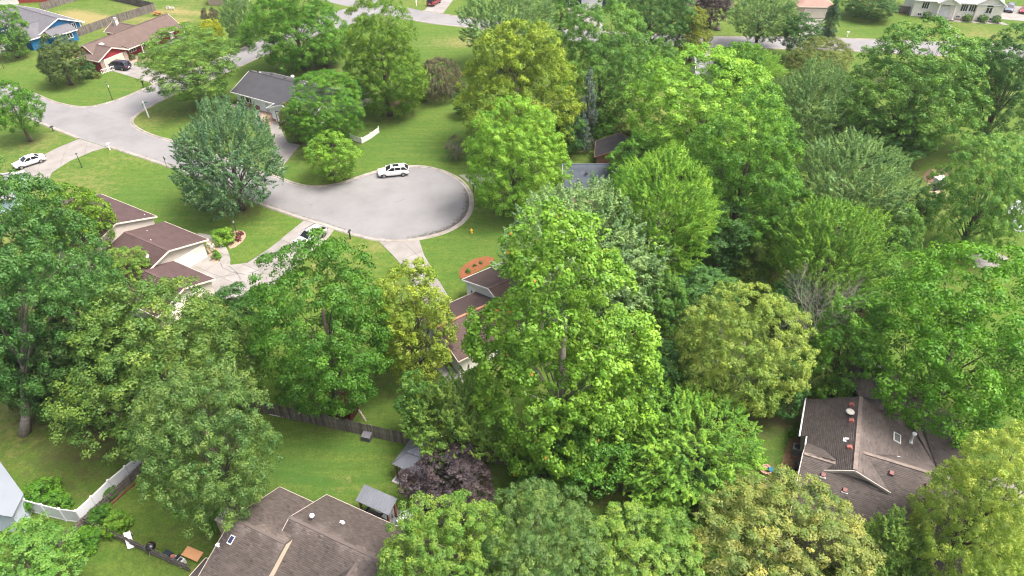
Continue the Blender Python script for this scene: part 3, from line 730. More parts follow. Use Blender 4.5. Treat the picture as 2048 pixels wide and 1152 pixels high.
driveway('driveway', [(1590, 38), (1650, 38), (1648, 75), (1600, 74)], R(88), (3.2, 3.2), smooth=False)
driveway('driveway', [(1998, 38), (2008, 12), (2090, 14), (2090, 46)], R(-8), (3.2, 3.2), smooth=False)
driveway('driveway', [(918, 350), (940, 349), (985, 345), (990, 366), (950, 374)], R(10), (2.0, 2.0), smooth=False)
driveway('driveway', [(536, 236), (556, 244), (575, 285), (600, 290), (560, 340), (540, 334), (548, 290)], R(60), (3.0, 3.0), smooth=False)
driveway('driveway', [(-10, 110), (40, 98), (85, 84), (62, 70), (-10, 92)], R(20), (3.2, 3.2), smooth=False)
driveway('driveway', [(1135, 15), (1205, 15), (1205, 60), (1150, 60)], R(80), (3.2, 3.2), smooth=False)
driveway('driveway', [(1975, 960), (2090, 930), (2090, 1010), (1990, 1015)], R(-24), (2.5, 2.5), smooth=False)
driveway('patio', [(1928, 512), (1975, 498), (2018, 516), (1990, 540), (1955, 535)], R(-10), (1.6, 1.6), smooth=False)
driveway('patio', [(1846, 385), (1856, 365), (1885, 372), (1895, 395), (1872, 392)], R(0), (1.2, 1.2), mat=pm('tan_paving', (0.36, 0.28, 0.20), (0.27, 0.21, 0.15), 2, 0.9, tint=0.15), smooth=False)
driveway('driveway', [(2010, 410), (2100, 380), (2100, 470), (2030, 462)], R(10), (2.4, 2.4), mat=pm('pale_paving', (0.44, 0.46, 0.52), (0.38, 0.40, 0.46), 1, 0.8, tint=0.06), smooth=False)
driveway('garden_path', [(396, 466), (420, 470), (446, 487), (458, 507), (460, 530), (441, 524), (438, 507), (425, 489), (398, 476)], R(-30), (1.5, 1.5))
driveway('garden_path', [(516, 214), (527, 216), (526, 232), (524, 250), (512, 256), (510, 236), (508, 224)], R(60), (1.5, 1.5))
driveway('garden_path', [(1882, 38), (1888, 38), (1931, 85), (1924, 86)], R(-45), (1.1, 1.1), smooth=False)
driveway('garden_path', [(1900, 40), (2004, 45), (2018, 50), (1905, 43)], R(-10), (1.6, 3), smooth=False)
driveway('garden_path', [(716, 212), (728, 200), (735, 204), (722, 218)], R(40), (1.2, 1.2), smooth=False)
driveway('garden_path', [(1985, 45), (2001, 43), (2018, 50), (2006, 50)], R(-45), (1.5, 1.5), smooth=False)
driveway('patio', [(770, 1000), (830, 1040), (800, 1085), (730, 1045)], R(-25.5), (0.9, 0.9), smooth=False)
driveway('garden_path', [(840, 700), (870, 690), (940, 770), (915, 785)], R(-50), (1.2, 1.2), smooth=False)
driveway('garden_path', [(1512, 960), (1540, 955), (1545, 975), (1520, 980)], R(0), (0.5, 0.5), smooth=False)
# asphalt cracks of the old driveway
for c in ([(441, 528), (446, 536), (468, 546), (492, 550)], [(455, 531), (475, 548), (480, 560)], [(500, 545), (520, 540), (540, 518), (560, 505)], [(532, 505), (536, 520), (548, 525)], [(420, 560), (450, 552), (478, 547)]):
    line = px_line(c, 0.6); line = [(x + random.uniform(-.12, .12), y + random.uniform(-.12, .12)) for x, y in line]
    o = ribbon(line, [(-0.05, 0.042), (0.05, 0.042)], 'crack', None).build('driveway_crack', pm('tar', (0.07, 0.07, 0.07)))
    struct(o)
def bed(name, pts, mat, z=0.05, smooth=True):
    poly = px_line(pts, 0.6, True) if smooth else [G2(*p) for p in pts]
    o = MB().prism(poly, -0.02, z).build(name, mat); struct(o); return o
bed('mulch_bed', [(921, 557), (918, 546), (928, 531), (950, 518), (978, 513), (990, 518), (975, 532), (948, 548), (932, 560)], MULCH())
bed('gravel_bed', [(412, 484), (424, 480), (437, 495), (440, 515), (430, 527), (418, 510)], GRAVEL())
bed('gravel_bed', [(455, 478), (470, 462), (486, 462), (492, 472), (480, 488), (460, 498)], GRAVEL())
bed('gravel_bed', [(248, 118), (262, 108), (285, 104), (300, 110), (296, 124), (270, 124)], GRAVEL())
bed('gravel_bed', [(524, 222), (540, 226), (556, 238), (540, 250), (526, 246)], GRAVEL())
bed('gravel_bed', [(468, 208), (515, 216), (512, 222), (466, 214)], pm('grey_gravel', (0.30, 0.27, 0.25), (0.18, 0.16, 0.15), 6, 0.95, 0.8, 20, detail=8))
bed('leaf_litter', [(1590, 870), (1604, 880), (1600, 960), (1585, 1020), (1545, 1010), (1560, 940), (1575, 890)], SOIL())
bed('mulch_bed', [(1846, 352), (1862, 338), (1895, 336), (1910, 350), (1885, 356), (1858, 366)], pm('brown_mulch', (0.20, 0.12, 0.09), (0.10, 0.06, 0.045), 6, 0.95, 0.9, 25))
bed('mulch_bed', [(1640, 74), (1660, 70), (1675, 74), (1660, 77)], pm('brown_mulch', (0.20, 0.12, 0.09)))
bed('flower_bed', [(1905, 34), (1990, 42), (1996, 45), (1910, 40)], pm('brown_mulch', (0.20, 0.12, 0.09)))
bed('mulch_bed', [(775, 210), (800, 200), (790, 218), (768, 218)], SOIL())
bed('dirt_path', [(180, 580), (225, 565), (240, 590), (200, 605)], GRAVEL())

# ------------------------------------------------------------------ houses
def shingle_mat(name, c1, c2=None, tint=0.22):
    return pm(name, c1, c2, 0.9, 0.85, 0.25, 25, spec=0.2, tint=tint, detail=6)
def shingles(parent, polys, mat, w=0.30, e=0.145, wear=0.0, seed=1, wearlen=0.7):
    """overlapping shingle tabs laid course by course over planar roof polygons (in the parent's coordinates); tint carries weathering"""
    rg = np.random.default_rng(seed); VV, TT = [], []
    for poly in polys:
        P_ = [Vector(p) for p in poly]; n = Vector((0, 0, 0))
        for i in range(len(P_)): n += (P_[i] - P_[0]).cross(P_[(i + 1) % len(P_)] - P_[0])
        n.normalize()
        if n.z < 0: n = -n
        dn = (Vector((0, 0, -1)) + n * n.z).normalized(); ac = dn.cross(n).normalized()
        O = P_[0]
        uv = [((p - O).dot(ac), (p - O).dot(dn)) for p in P_]
        u0, u1 = min(q[0] for q in uv), max(q[0] for q in uv); v0, v1 = min(q[1] for q in uv), max(q[1] for q in uv)
        rows = int((v1 - v0) / e) + 1
        for r_ in range(rows):
            vb = v0 + r_ * e
            # extent of the polygon at this course
            vm = min(max(vb + e * 0.5, v0 + 1e-3), v1 - 1e-3); xs = []
            for i in range(len(uv)):
                (a, b), (c, d) = uv[i], uv[(i + 1) % len(uv)]
                if (b - vm) * (d - vm) < 0: xs.append(a + (c - a) * (vm - b) / (d - b))
            xs.sort()
            for k in range(0, len(xs) - 1, 2):
                a, b = xs[k], xs[k + 1]; m = max(1, int(round((b - a) / w)))
                ofs = (0.5 * (r_ % 2) + rg.uniform(-0.15, 0.15)) * w
                ed = np.concatenate([[a], np.arange(a + ofs, b, w), [b]]); ed = ed[(ed >= a) & (ed <= b)]
                ed = np.unique(ed)
                lift = 0.012
                for j in range(len(ed) - 1):
                    x0, x1 = ed[j] + 0.004, ed[j + 1] - 0.004
                    if x1 - x0 < 0.03: continue
                    y0, y1 = vb, min(vb + e, v1)
                    h = lift + rg.uniform(0.002, 0.014)
                    q = [O + ac * x0 + dn * y0 + n * 0.004, O + ac * x1 + dn * y0 + n * 0.004, O + ac * x1 + dn * y1 + n * h, O + ac * x0 + dn * y1 + n * h,
                         O + ac * x0 + dn * y1, O + ac * x1 + dn * y1]
                    VV.append([tuple(p) for p in q])
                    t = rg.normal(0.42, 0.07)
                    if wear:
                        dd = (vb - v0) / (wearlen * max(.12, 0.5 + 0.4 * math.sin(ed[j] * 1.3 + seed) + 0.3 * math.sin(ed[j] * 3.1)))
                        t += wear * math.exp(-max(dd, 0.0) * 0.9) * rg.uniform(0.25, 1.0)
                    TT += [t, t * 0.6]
    n = len(VV)
    if not n: return
    V = np.array(VV, dtype=np.float32).reshape(-1, 3)
    base = np.arange(n)[:, None] * 6
    F = np.concatenate([base + np.array([[0, 1, 2, 3]]), base + np.array([[3, 2, 5, 4]])], 1).reshape(-1, 4)
    me = bpy.data.meshes.new('shingles'); me.vertices.add(len(V)); me.vertices.foreach_set('co', V.ravel())
    me.loops.add(F.size); me.loops.foreach_set('vertex_index', F.ravel().astype(np.int32)); me.polygons.add(len(F))
    me.polygons.foreach_set('loop_start', np.arange(len(F), dtype=np.int32) * 4)
    a = me.attributes.new('tint', 'FLOAT', 'FACE'); a.data.foreach_set('value', np.array(TT, dtype=np.float32))
    me.materials.append(mat); me.update()
    o = bpy.data.objects.new('shingles', me); COL.objects.link(o); o.parent = parent; o['kind'] = 'stuff'
    return o

def gable(parent, x0, x1, y0, y1, ze, zr, axis, roofm, wallm, trimm, oh=0.45, rake=0.3, ridge=None, sh=None, zb=0.0, th=0.14, ends=(1, 1), wear=0.0, seed=1):
    """walls with gables, roof slab in two slopes, fascia boards; ridge runs along the given local axis"""
    T = (lambda x, y, z: (x, y, z)) if axis == 'x' else (lambda x, y, z: (y, x, z))
    if axis == 'y': x0, x1, y0, y1 = y0, y1, x0, x1
    yr = ridge if ridge is not None else (y0 + y1) / 2
    w = MB()
    vs = [T(x0, y0, zb), T(x1, y0, zb), T(x1, y1, zb), T(x0, y1, zb), T(x0, y0, ze), T(x1, y0, ze), T(x1, y1, ze), T(x0, y1, ze), T(x0, yr, zr), T(x1, yr, zr)]
    fs = [(0, 1, 5, 4), (2, 3, 7, 6), (1, 2, 6, 9, 5), (3, 0, 4, 8, 7)]
    w.add(vs, fs); w.build('wall', wallm, parent)
    r = MB(); tops = []; f = MB()
    for ys in (y0, y1):
        sgn = -1 if ys == y0 else 1
        sl = (zr - ze) / abs(ys - yr); L_ = math.hypot(1, sl)
        up = 0.03 + th
        ye = ys + sgn * oh; zee = ze - sl * oh
        a, b = x0 - rake * ends[0], x1 + rake * ends[1]
        top = [T(a, yr, zr + up), T(b, yr, zr + up), T(b, ye, zee + up), T(a, ye, zee + up)]
        r.slab(top, th); tops.append(top)
        f.beam(T(a, ye + sgn * 0.03, zee + up - 0.085), T(b, ye + sgn * 0.03, zee + up - 0.085), 0.06, 0.19)
        for xx, e_, d in ((a, ends[0], -1), (b, ends[1], 1)):
            if e_: f.beam(T(xx + d * 0.025, yr, zr + up - 0.09), T(xx + d * 0.025, ye, zee + up - 0.09), 0.05, 0.20)
    ro = r.build('roof', roofm, parent)
    cap = MB(); cap.beam(T(x0 - rake * ends[0], yr, zr + up + 0.015), T(x1 + rake * ends[1], yr, zr + up + 0.015), 0.28, 0.04)
    cap.build('ridge_cap', roofm, ro)
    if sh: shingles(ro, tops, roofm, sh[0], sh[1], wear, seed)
    f.build('fascia', trimm, parent)
    return ro
def hip(parent, x0, x1, y0, y1, ze, zr, roofm, wallm, trimm, oh=0.5, zb=0.0):
    MB().box(x0, x1, y0, y1, zb, ze).build('wall', wallm, parent)
    a, b, c, d = x0 - oh, x1 + oh, y0 - oh, y1 + oh; ins = min(b - a, d - c) / 2
    if (b - a) >= (d - c): r0, r1 = (a + ins, (c + d) / 2, zr), (b - ins, (c + d) / 2, zr)
    else: r0, r1 = ((a + b) / 2, c + ins, zr), ((a + b) / 2, d - ins, zr)
    vs = [(a, c, ze), (b, c, ze), (b, d, ze), (a, d, ze), r0, r1, (a, c, ze + .16), (b, c, ze + .16), (b, d, ze + .16), (a, d, ze + .16)]
    if (b - a) >= (d - c): fs = [(6, 7, 5, 4), (8, 9, 4, 5), (7, 8, 5), (9, 6, 4)]
    else: fs = [(6, 7, 4), (7, 8, 5, 4), (8, 9, 5), (9, 6, 4, 5)]
    fs += [(3, 2, 1, 0)]
    ro = MB().add(vs, fs).build('roof', roofm, parent)
    f = MB()
    for p, q in (((a, c), (b, c)), ((b, c), (b, d)), ((b, d), (a, d)), ((a, d), (a, c))):
        f.beam((p[0], p[1], ze + 0.07), (q[0], q[1], ze + 0.07), 0.08, 0.17)
    f.build('fascia', trimm, parent)
    return ro
def window(parent, p, n, w, h, sill=1.0, frame=None, panes=2, shutters=None):
    """window on a wall: p = foot of its centre on the wall (local x, y), n = outward normal (local)"""
    n = Vector((n[0], n[1], 0)).normalized(); t = Vector((-n.y, n.x, 0)); c = Vector((p[0], p[1], sill))
    fr = MB()
    z0, z1 = c.z, c.z + h
    def bar(a0, a1, zz0, zz1, d0, d1):
        vs = [c * 1.0 + t * a + n * d + Vector((0, 0, z - c.z)) for z in (zz0, zz1) for a, d in ((a0, d0), (a1, d0), (a1, d1), (a0, d1))]
        return vs, [(3, 2, 1, 0), (4, 5, 6, 7), (0, 1, 5, 4), (1, 2, 6, 5), (2, 3, 7, 6), (3, 0, 4, 7)]
    k = 0.09
    for q in ((-w / 2 - k, w / 2 + k, z0 - k, z0, -.02, .07), (-w / 2 - k, w / 2 + k, z1, z1 + k, -.02, .07), (-w / 2 - k, -w / 2, z0, z1, -.02, .06), (w / 2, w / 2 + k, z0, z1, -.02, .06)):
        fr.add(*bar(*q))
    for i in range(1, panes):
        a = -w / 2 + w * i / panes; fr.add(*bar(a - .035, a + .035, z0, z1, -.02, .055))
    fo = fr.build('window', frame or WHITE(), parent)
    for i in range(panes):
        a0 = -w / 2 + w * i / panes + .03; a1 = -w / 2 + w * (i + 1) / panes - .03
        MB().add(*bar(a0, a1, z0, z1, 0.005, .022)).build('pane', glass(), fo)
    if shutters:
        for s_ in (-1, 1):
            MB().add(*bar(s_ * (w / 2 + .27) - .17, s_ * (w / 2 + .27) + .17, z0 - .05, z1 + .05, .003, .045)).build('shutter', shutters, parent)
    return fo
def panel_door(parent, p, n, w, h, mat, name='garage_door', rows=4, cols=4, frame=None, z0=0.03):
    n = Vector((n[0], n[1], 0)).normalized(); t = Vector((-n.y, n.x, 0)); c = Vector((p[0], p[1], 0))
    def bx(mb, a0, a1, zz0, zz1, d0, d1):
        vs = [c + t * a + n * d + Vector((0, 0, z)) for z in (zz0, zz1) for a, d in ((a0, d0), (a1, d0), (a1, d1), (a0, d1))]
        mb.add(vs, [(3, 2, 1, 0), (4, 5, 6, 7), (0, 1, 5, 4), (1, 2, 6, 5), (2, 3, 7, 6), (3, 0, 4, 7)])
    d = MB(); bx(d, -w / 2, w / 2, z0, z0 + h, -.02, .025); o = d.build(name, mat, parent)
    for r_ in range(rows):
        m = MB()
        for c_ in range(cols):
            a0 = -w / 2 + w * c_ / cols + .06; a1 = -w / 2 + w * (c_ + 1) / cols - .06
            bx(m, a0, a1, z0 + h * r_ / rows + .05, z0 + h * (r_ + 1) / rows - .05, .027, .045)
        m.build('door_panel', mat, o)
    f = MB()
    bx(f, -w / 2 - .13, -w / 2, 0, z0 + h + .13, -.01, .06); bx(f, w / 2, w / 2 + .13, 0, z0 + h + .13, -.01, .06); bx(f, -w / 2, w / 2, z0 + h, z0 + h + .13, -.01, .06)
    f.build('door_frame', frame or WHITE(), o)
    return o
def house(label, u, v, z, deg, name='house', cat='house'):
    p = G(u, v, z); return thing(name, label, cat, (p.x, p.y, 0), R(deg))
def siding(name, c, c2=None):
    """lapped boards: a fine saw-tooth relief every 12 cm of height"""
    if name in MATS: return MATS[name]
    m = pm(name, c, c2 or tuple(x * .9 for x in c), 1.2, 0.6)
    nt = m.node_tree; N, L = nt.nodes, nt.links; b = N['Principled BSDF']
    tc = N.new('ShaderNodeTexCoord'); sp = N.new('ShaderNodeSeparateXYZ'); L.new(tc.outputs['Object'], sp.inputs[0])
    mm = N.new('ShaderNodeMath'); mm.operation = 'MULTIPLY'; mm.inputs[1].default_value = 1 / 0.15; L.new(sp.outputs['Z'], mm.inputs[0])
    fr = N.new('ShaderNodeMath'); fr.operation = 'FRACT'; L.new(mm.outputs[0], fr.inputs[0])
    bp = N.new('ShaderNodeBump'); bp.inputs['Strength'].default_value = 0.7; bp.inputs['Distance'].default_value = 0.02; bp.invert = True
    L.new(fr.outputs[0], bp.inputs['Height']); L.new(bp.outputs['Normal'], b.inputs['Normal'])
    return m
def brick_mat(name='red_brick', c1=(0.26, 0.085, 0.05), c2=(0.17, 0.055, 0.035)):
    if name in MATS: return MATS[name]
    m, nt, N, L, b = nodes_of(name)
    tc = N.new('ShaderNodeTexCoord'); br = N.new('ShaderNodeTexBrick')
    br.inputs['Scale'].default_value = 1.0; br.inputs['Brick Width'].default_value = 0.22; br.inputs['Row Height'].default_value = 0.075; br.inputs['Mortar Size'].default_value = 0.008
    br.inputs['Color1'].default_value = ramp(N, c1); br.inputs['Color2'].default_value = ramp(N, c2); br.inputs['Mortar'].default_value = (0.3, 0.27, 0.24, 1)
    mp = N.new('ShaderNodeMapping'); mp.inputs['Rotation'].default_value = (R(90), 0, 0)
    L.new(tc.outputs['Object'], mp.inputs[0]); L.new(mp.outputs[0], br.inputs['Vector']); L.new(br.outputs['Color'], b.inputs['Base Color'])
    b.inputs['Roughness'].default_value = 0.9
    MATS[name] = m; return m
def pipe(parent, p, h=0.45, r=0.07, mat=None, base=0.2, name='vent_pipe', elbow=False):
    m = MB(); m.box(p[0] - base, p[0] + base, p[1] - base, p[1] + base, p[2] - 0.05, p[2] + 0.04)
    pts = [(p[0], p[1], p[2]), (p[0], p[1], p[2] + h)]
    m.tube(pts, r, 10)
    if elbow: m.tube([(p[0], p[1], p[2] + h - r), (p[0] + .22, p[1] + .05, p[2] + h)], r, 8)
    return m.build(name, mat or WHITE(), parent)
def box_vent(parent, p, mat, w=0.42, h=0.26, slope=(0, 0)):
    m = MB()
    c = Vector(p); ex = Vector((1, 0, slope[0])).normalized(); ey = Vector((0, 1, slope[1])).normalized()
    n = ex.cross(ey).normalized()
    vs = [c + ex * i * w / 2 + ey * j * w / 2 + n * k for k, ww in ((-.05, 1), (h, .8)) for i, j in ((-1 * ww, -1 * ww), (1 * ww, -1 * ww), (1 * ww, 1 * ww), (-1 * ww, 1 * ww))]
    m.add(vs, [(3, 2, 1, 0), (4, 5, 6, 7), (0, 1, 5, 4), (1, 2, 6, 5), (2, 3, 7, 6), (3, 0, 4, 7)])
    return m.build('roof_vent', mat, parent)
def dish(parent, p, mat, r=0.38, to=(0.3, -0.7, 0.6)):
    t = Vector(to).normalized(); a = t.cross(Vector((0, 0, 1))).normalized(); b = a.cross(t)
    c = Vector(p) + Vector((0, 0, 0.5)); m = MB(); n = 16; vs = []; fs = []
    rings = [(0.0, -0.10), (0.5, -0.075), (1.0, 0.0)]
    for q, d in rings:
        for k in range(n):
            tt = 2 * math.pi * k / n; vs.append(c + (a * math.cos(tt) + b * math.sin(tt) * .9) * q * r + t * d)
    for i in range(2):
        for k in range(n): fs.append((i * n + k, i * n + (k + 1) % n, (i + 1) * n + (k + 1) % n, (i + 1) * n + k))
    m.add(vs, fs); m.tube([p, c - t * 0.08], 0.025, 6); m.tube([c - b * r * .8, c + t * 0.45], 0.015, 5); m.box(*[x for q in zip(c + t * .45 - Vector((.05, .05, .05)), c + t * .45 + Vector((.05, .05, .05))) for x in q])
    return m.build('satellite_dish', mat, parent, smooth=False)
def chimney(parent, x, y, z0, z1, w, d, mat, cap=None):
    o = MB().box(x - w / 2, x + w / 2, y - d / 2, y + d / 2, z0, z1).build('chimney', mat, parent)
    MB().box(x - w / 2 - .06, x + w / 2 + .06, y - d / 2 - .06, y + d / 2 + .06, z1, z1 + .1).build('chimney_crown', KERB(), o)
    c = MB()
    c.box(x - w * .32, x + w * .32, y - d * .32, y + d * .32, z1 + .32, z1 + .38)
    for i in (-1, 1):
        for j in (-1, 1): c.beam((x + i * w * .28, y + j * d * .28, z1 + .08), (x + i * w * .28, y + j * d * .28, z1 + .33), .03, .03)
    c.build('chimney_cap', cap or WHITE(), o)
    return o

# --- the near brown roof, bottom left
RB1 = shingle_mat('brown_shingles', (0.100, 0.085, 0.077), (0.088, 0.074, 0.067), 0.8)
TRIM1 = pm('taupe_trim', (0.40, 0.36, 0.31), (0.34, 0.30, 0.26), 1.5, 0.6)
h = house('large brown shingled house with a brick chimney at the bottom left', 562, 977, 2.7, -25.5)
TAN = siding('tan_siding', (0.42, 0.36, 0.28))
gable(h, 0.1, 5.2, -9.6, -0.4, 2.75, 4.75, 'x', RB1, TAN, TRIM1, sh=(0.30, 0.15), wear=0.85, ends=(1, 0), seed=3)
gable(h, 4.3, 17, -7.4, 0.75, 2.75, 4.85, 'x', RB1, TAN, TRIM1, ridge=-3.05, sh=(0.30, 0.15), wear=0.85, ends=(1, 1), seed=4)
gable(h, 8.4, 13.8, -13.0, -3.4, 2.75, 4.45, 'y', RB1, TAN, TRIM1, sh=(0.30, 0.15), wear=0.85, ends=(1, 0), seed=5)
MB().box(-1.0, 0.02, -12, -8.1, 0, 2.2).build('wall', TAN, h)
pr = MB().slab([(-1.35, -13, 2.25), (-1.35, -7.75, 2.25), (0.95, -7.75, 2.75), (0.95, -13, 2.75)], 0.12).build('porch_roof', pm('dark_membrane', (0.05, 0.043, 0.042), (0.035, 0.03, 0.03), 1, .8), h)
MB().beam((-1.38, -13, 2.2), (-1.38, -7.72, 2.2), .05, .16).beam((-1.36, -7.72, 2.2), (0.95, -7.72, 2.7), .05, .16).build('fascia', TRIM1, pr)
BRK = brick_mat('tan_brick', (0.25, 0.16, 0.115), (0.17, 0.105, 0.08))
chimney(h, -0.42, -5.45, 0, 5.6, 0.75, 1.25, BRK, pm('grey_metal', (0.45, 0.45, 0.44), None, 2, .4, metal=.6))
s = 2.0 / 4.6
sol = MB().slab([(0.55, -6.1, 4.57), (1.0, -6.1, 4.57), (1.0, -6.75, 4.29), (0.55, -6.75, 4.29)], 0.02).build('solar_vent', pm('pale_frame', (0.6, 0.6, 0.6)), h)
MB().slab([(0.61, -6.18, 4.56), (0.94, -6.18, 4.56), (0.94, -6.67, 4.345), (0.61, -6.67, 4.345)], 0.02).build('solar_panel', pm('solar_blue', (0.03, 0.04, 0.09), None, 2, .2), sol)
m = MB(); m.lathe([(0.05, 4.45), (0.05, 5.0), (0.17, 5.02), (0.21, 5.12), (0.17, 5.24), (0.05, 5.3)], 5.6, -2.2, 14); m.build('turbine_vent', WHITE(), h, smooth=True)
pipe(h, (7.6, -1.2, 4.0), .35, .06, elbow=True)
pipe(h, (-0.1, -7.0, 4.0), .1, .1)

# --- the large brown roof, lower right: planes of a rambling roof
RB2 = shingle_mat('grey_brown_shingles', (0.112, 0.097, 0.090), (0.098, 0.084, 0.078), 0.7)
h = house('rambling brown shingled house with red roof vents at the lower right', 1601, 876, 2.7, -24.2)
TAN2 = siding('grey_tan_siding', (0.40, 0.36, 0.31)); TRIM2 = pm('pale_trim', (0.52, 0.48, 0.43), (0.45, 0.41, 0.36), 1.5, .6)
pl = [
 [(4.4, 5.4, 5.0), (4.4, -4.0, 5.0), (0.15, -4.0, 2.80), (0.55, -2.6, 2.99), (0.55, 0.25, 2.99), (-0.05, 0.25, 2.70), (-0.05, 5.4, 2.70)],   # west slope
 [(4.4, 5.4, 5.0), (6.4, 5.0, 4.37), (9.35, 7.9, 3.44), (11.7, 1.2, 2.70), (8.0, 0.3, 3.87), (5.1, -1.5, 4.78), (7.4, -4.3, 4.05), (4.4, -4.0, 5.0)],  # east slope
]
FR = [[(5.0, -1.5, 4.80), (13.4, -1.5, 4.80), (13.4, -11.5, 1.4), (0.25, -11.5, 1.4), (0.25, -3.2, 4.22), (2.95, -3.2, 4.22)],
      [(0.25, -3.2, 4.225), (2.95, -3.2, 4.225), (2.0, -1.6, 3.76), (0.6, -1.0, 3.0)],
      [(5.0, -1.5, 4.805), (13.4, -1.5, 4.805), (13.4, 0.6, 3.6), (8.0, 0.4, 3.75)]]
BK = [[(6.05, 7.5, 5.8), (6.4, 5.0, 4.40), (4.4, 5.35, 4.98), (3.0, 7.6, 4.2), (3.6, 10.0, 4.2)],
      [(6.05, 7.5, 5.8), (6.4, 5.0, 4.40), (9.35, 7.9, 3.47), (9.6, 8.9, 3.5), (6.3, 11.0, 4.4)],
      [(6.05, 7.5, 5.8), (6.3, 11.0, 4.38), (3.6, 10.0, 4.18)]]
RW = [[(7.9, 7.2, 4.3), (13.2, 6.2, 4.3), (14.6, -0.2, 2.55), (11.7, 1.2, 2.72), (9.35, 7.9, 3.46)],
      [(7.9, 7.2, 4.305), (13.2, 6.2, 4.305), (13.4, 8.2, 3.4), (9.4, 9.4, 3.42)]]
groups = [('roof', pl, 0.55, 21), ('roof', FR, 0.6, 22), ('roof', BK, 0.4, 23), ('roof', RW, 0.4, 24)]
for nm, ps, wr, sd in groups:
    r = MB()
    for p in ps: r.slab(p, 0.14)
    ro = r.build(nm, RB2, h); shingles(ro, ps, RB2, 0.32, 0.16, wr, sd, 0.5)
cp = MB()
for a, b in (((4.4, 5.4, 5.03), (4.4, -4.0, 5.03)), ((5.0, -1.5, 4.83), (13.4, -1.5, 4.83)), ((0.3, -3.2, 4.25), (2.95, -3.2, 4.25)), ((6.05, 7.5, 5.83), (6.4, 5.0, 4.43)), ((7.9, 7.2, 4.33), (13.2, 6.2, 4.33))): cp.beam(a, b, .34, .05)
cp.build('ridge_cap', pm('worn_shingles', (0.20, 0.165, 0.145), (0.13, 0.105, 0.092), 3, .9), h)
wl = MB()
wl.box(0.35, 8.0, 0.3, 5.2, 0, 2.55); wl.box(0.9, 8.0, -7.6, 0.3, 0, 2.7); wl.box(8.0, 13.2, -7.0, 0.0, 0, 2.8)
wl.add([(0.5, -3.9, 2.5), (4.4, -3.9, 4.85), (7.2, -3.9, 4.0), (7.2, -3.9, 2.5)], [(0, 1, 2, 3)])
wl.box(4.0, 9.2, 5.0, 9.0, 0, 3.3); wl.box(9.2, 13.2, 1.8, 7.6, 0, 2.5)
wl.build('wall', TAN2, h)
MB().add([(0.86, -10.5, 0), (0.86, -1.2, 0), (0.86, -1.2, 3.0), (0.86, -3.2, 4.1), (0.86, -10.5, 1.6)], [(0, 1, 2, 3, 4)]).build('gable_wall', TAN2, h)
for a, b in (((-0.12, 5.5, 2.66), (-0.12, 0.2, 2.66)), ((0.48, 0.2, 2.9), (0.48, -2.65, 2.9)), ((8.0, 0.28, 3.80), (11.75, 1.15, 2.70)), ((11.75, 1.25, 2.72), (12.0, 2.3, 2.72)), ((11.85, 1.1, 2.64), (14.6, -0.3, 2.5))):
    MB().beam(a, b, .13, .13).build('gutter', VINYL(), h)
t2 = MB(); t2.beam((4.4, -4.12, 4.93), (1.9, -4.12, 3.66), .07, .24).beam((4.4, -4.12, 4.93), (7.5, -4.42, 3.97), .07, .24).beam((0.2, -3.2, 4.12), (0.2, -11.4, 1.35), .07, .22).beam((0.2, -3.2, 4.12), (0.5, -1.0, 2.95), .07, .2)
t2.build('rake_board', TRIM2, h)
RV = pm('red_vent', (0.36, 0.135, 0.11), (0.28, 0.10, 0.085), 3, .6); RVD = pm('faded_red_vent', (0.20, 0.085, 0.08), (0.15, 0.065, 0.06), 3, .6)
s1 = 2.3 / 4.45
for x, y in ((3.75, 4.2), (3.85, 2.0), (3.9, -1.4)): box_vent(h, (x, y, 5.0 - (4.4 - x) * s1), RV, slope=(s1, 0))
for x, y, z in ((5.9, 6.3, 5.05), (5.2, 8.0, 5.2)): box_vent(h, (x, y, z), RV, slope=(.3, .25))
for x, y in ((2.15, -4.6), (4.05, -5.3), (7.4, -2.6), (10.3, -2.7)):
    v_ = box_vent(h, (x, y, 4.80 - (-1.5 - y) * 0.34), RVD, slope=(0, .34)); 
    if x < 5: MB().box(x - .25, x + .25, y - .28, y - .2, 4.80 - (-1.5 - y) * 0.34 - .08, 4.80 - (-1.5 - y) * 0.34 + .05).build('flashing', WHITE(), v_)
m = MB(); m.lathe([(0.05, 4.72), (0.30, 4.78), (0.42, 4.86), (0.30, 4.93), (0.05, 4.95)], 3.6, 3.1, 16); m.build('dome_vent', pm('pale_dome', (.6, .58, .52)), h, smooth=True)
pipe(h, (3.5, -0.4, 4.55), .25, .09, elbow=True)
pipe(h, (9.2, 2.9, 3.5), 1.1, .10, pm('pale_metal', (.55, .58, .58), None, 2, .4)); MB().lathe([(.03, 4.5), (.2, 4.52), (.2, 4.68), (.03, 4.74)], 9.2, 2.9, 12).build('pipe_cap', WHITE(), h)
sk = MB().slab([(7.6, 3.0, 4.10), (8.3, 3.0, 3.88), (8.3, 1.9, 3.88), (7.6, 1.9, 4.10)], .12).build('skylight', pm('pale_frame', (0.6, 0.6, 0.6)), h)
MB().slab([(7.7, 2.9, 4.085), (8.2, 2.9, 3.93), (8.2, 2.0, 3.93), (7.7, 2.0, 4.085)], .02).build('pane', glass('skylight_glass', (.12, .13, .12)), sk)
window(h, (0.35, 2.5), (-1, 0), 1.4, 1.1); window(h, (0.86, -6.0), (-1, 0), 1.2, 1.1)

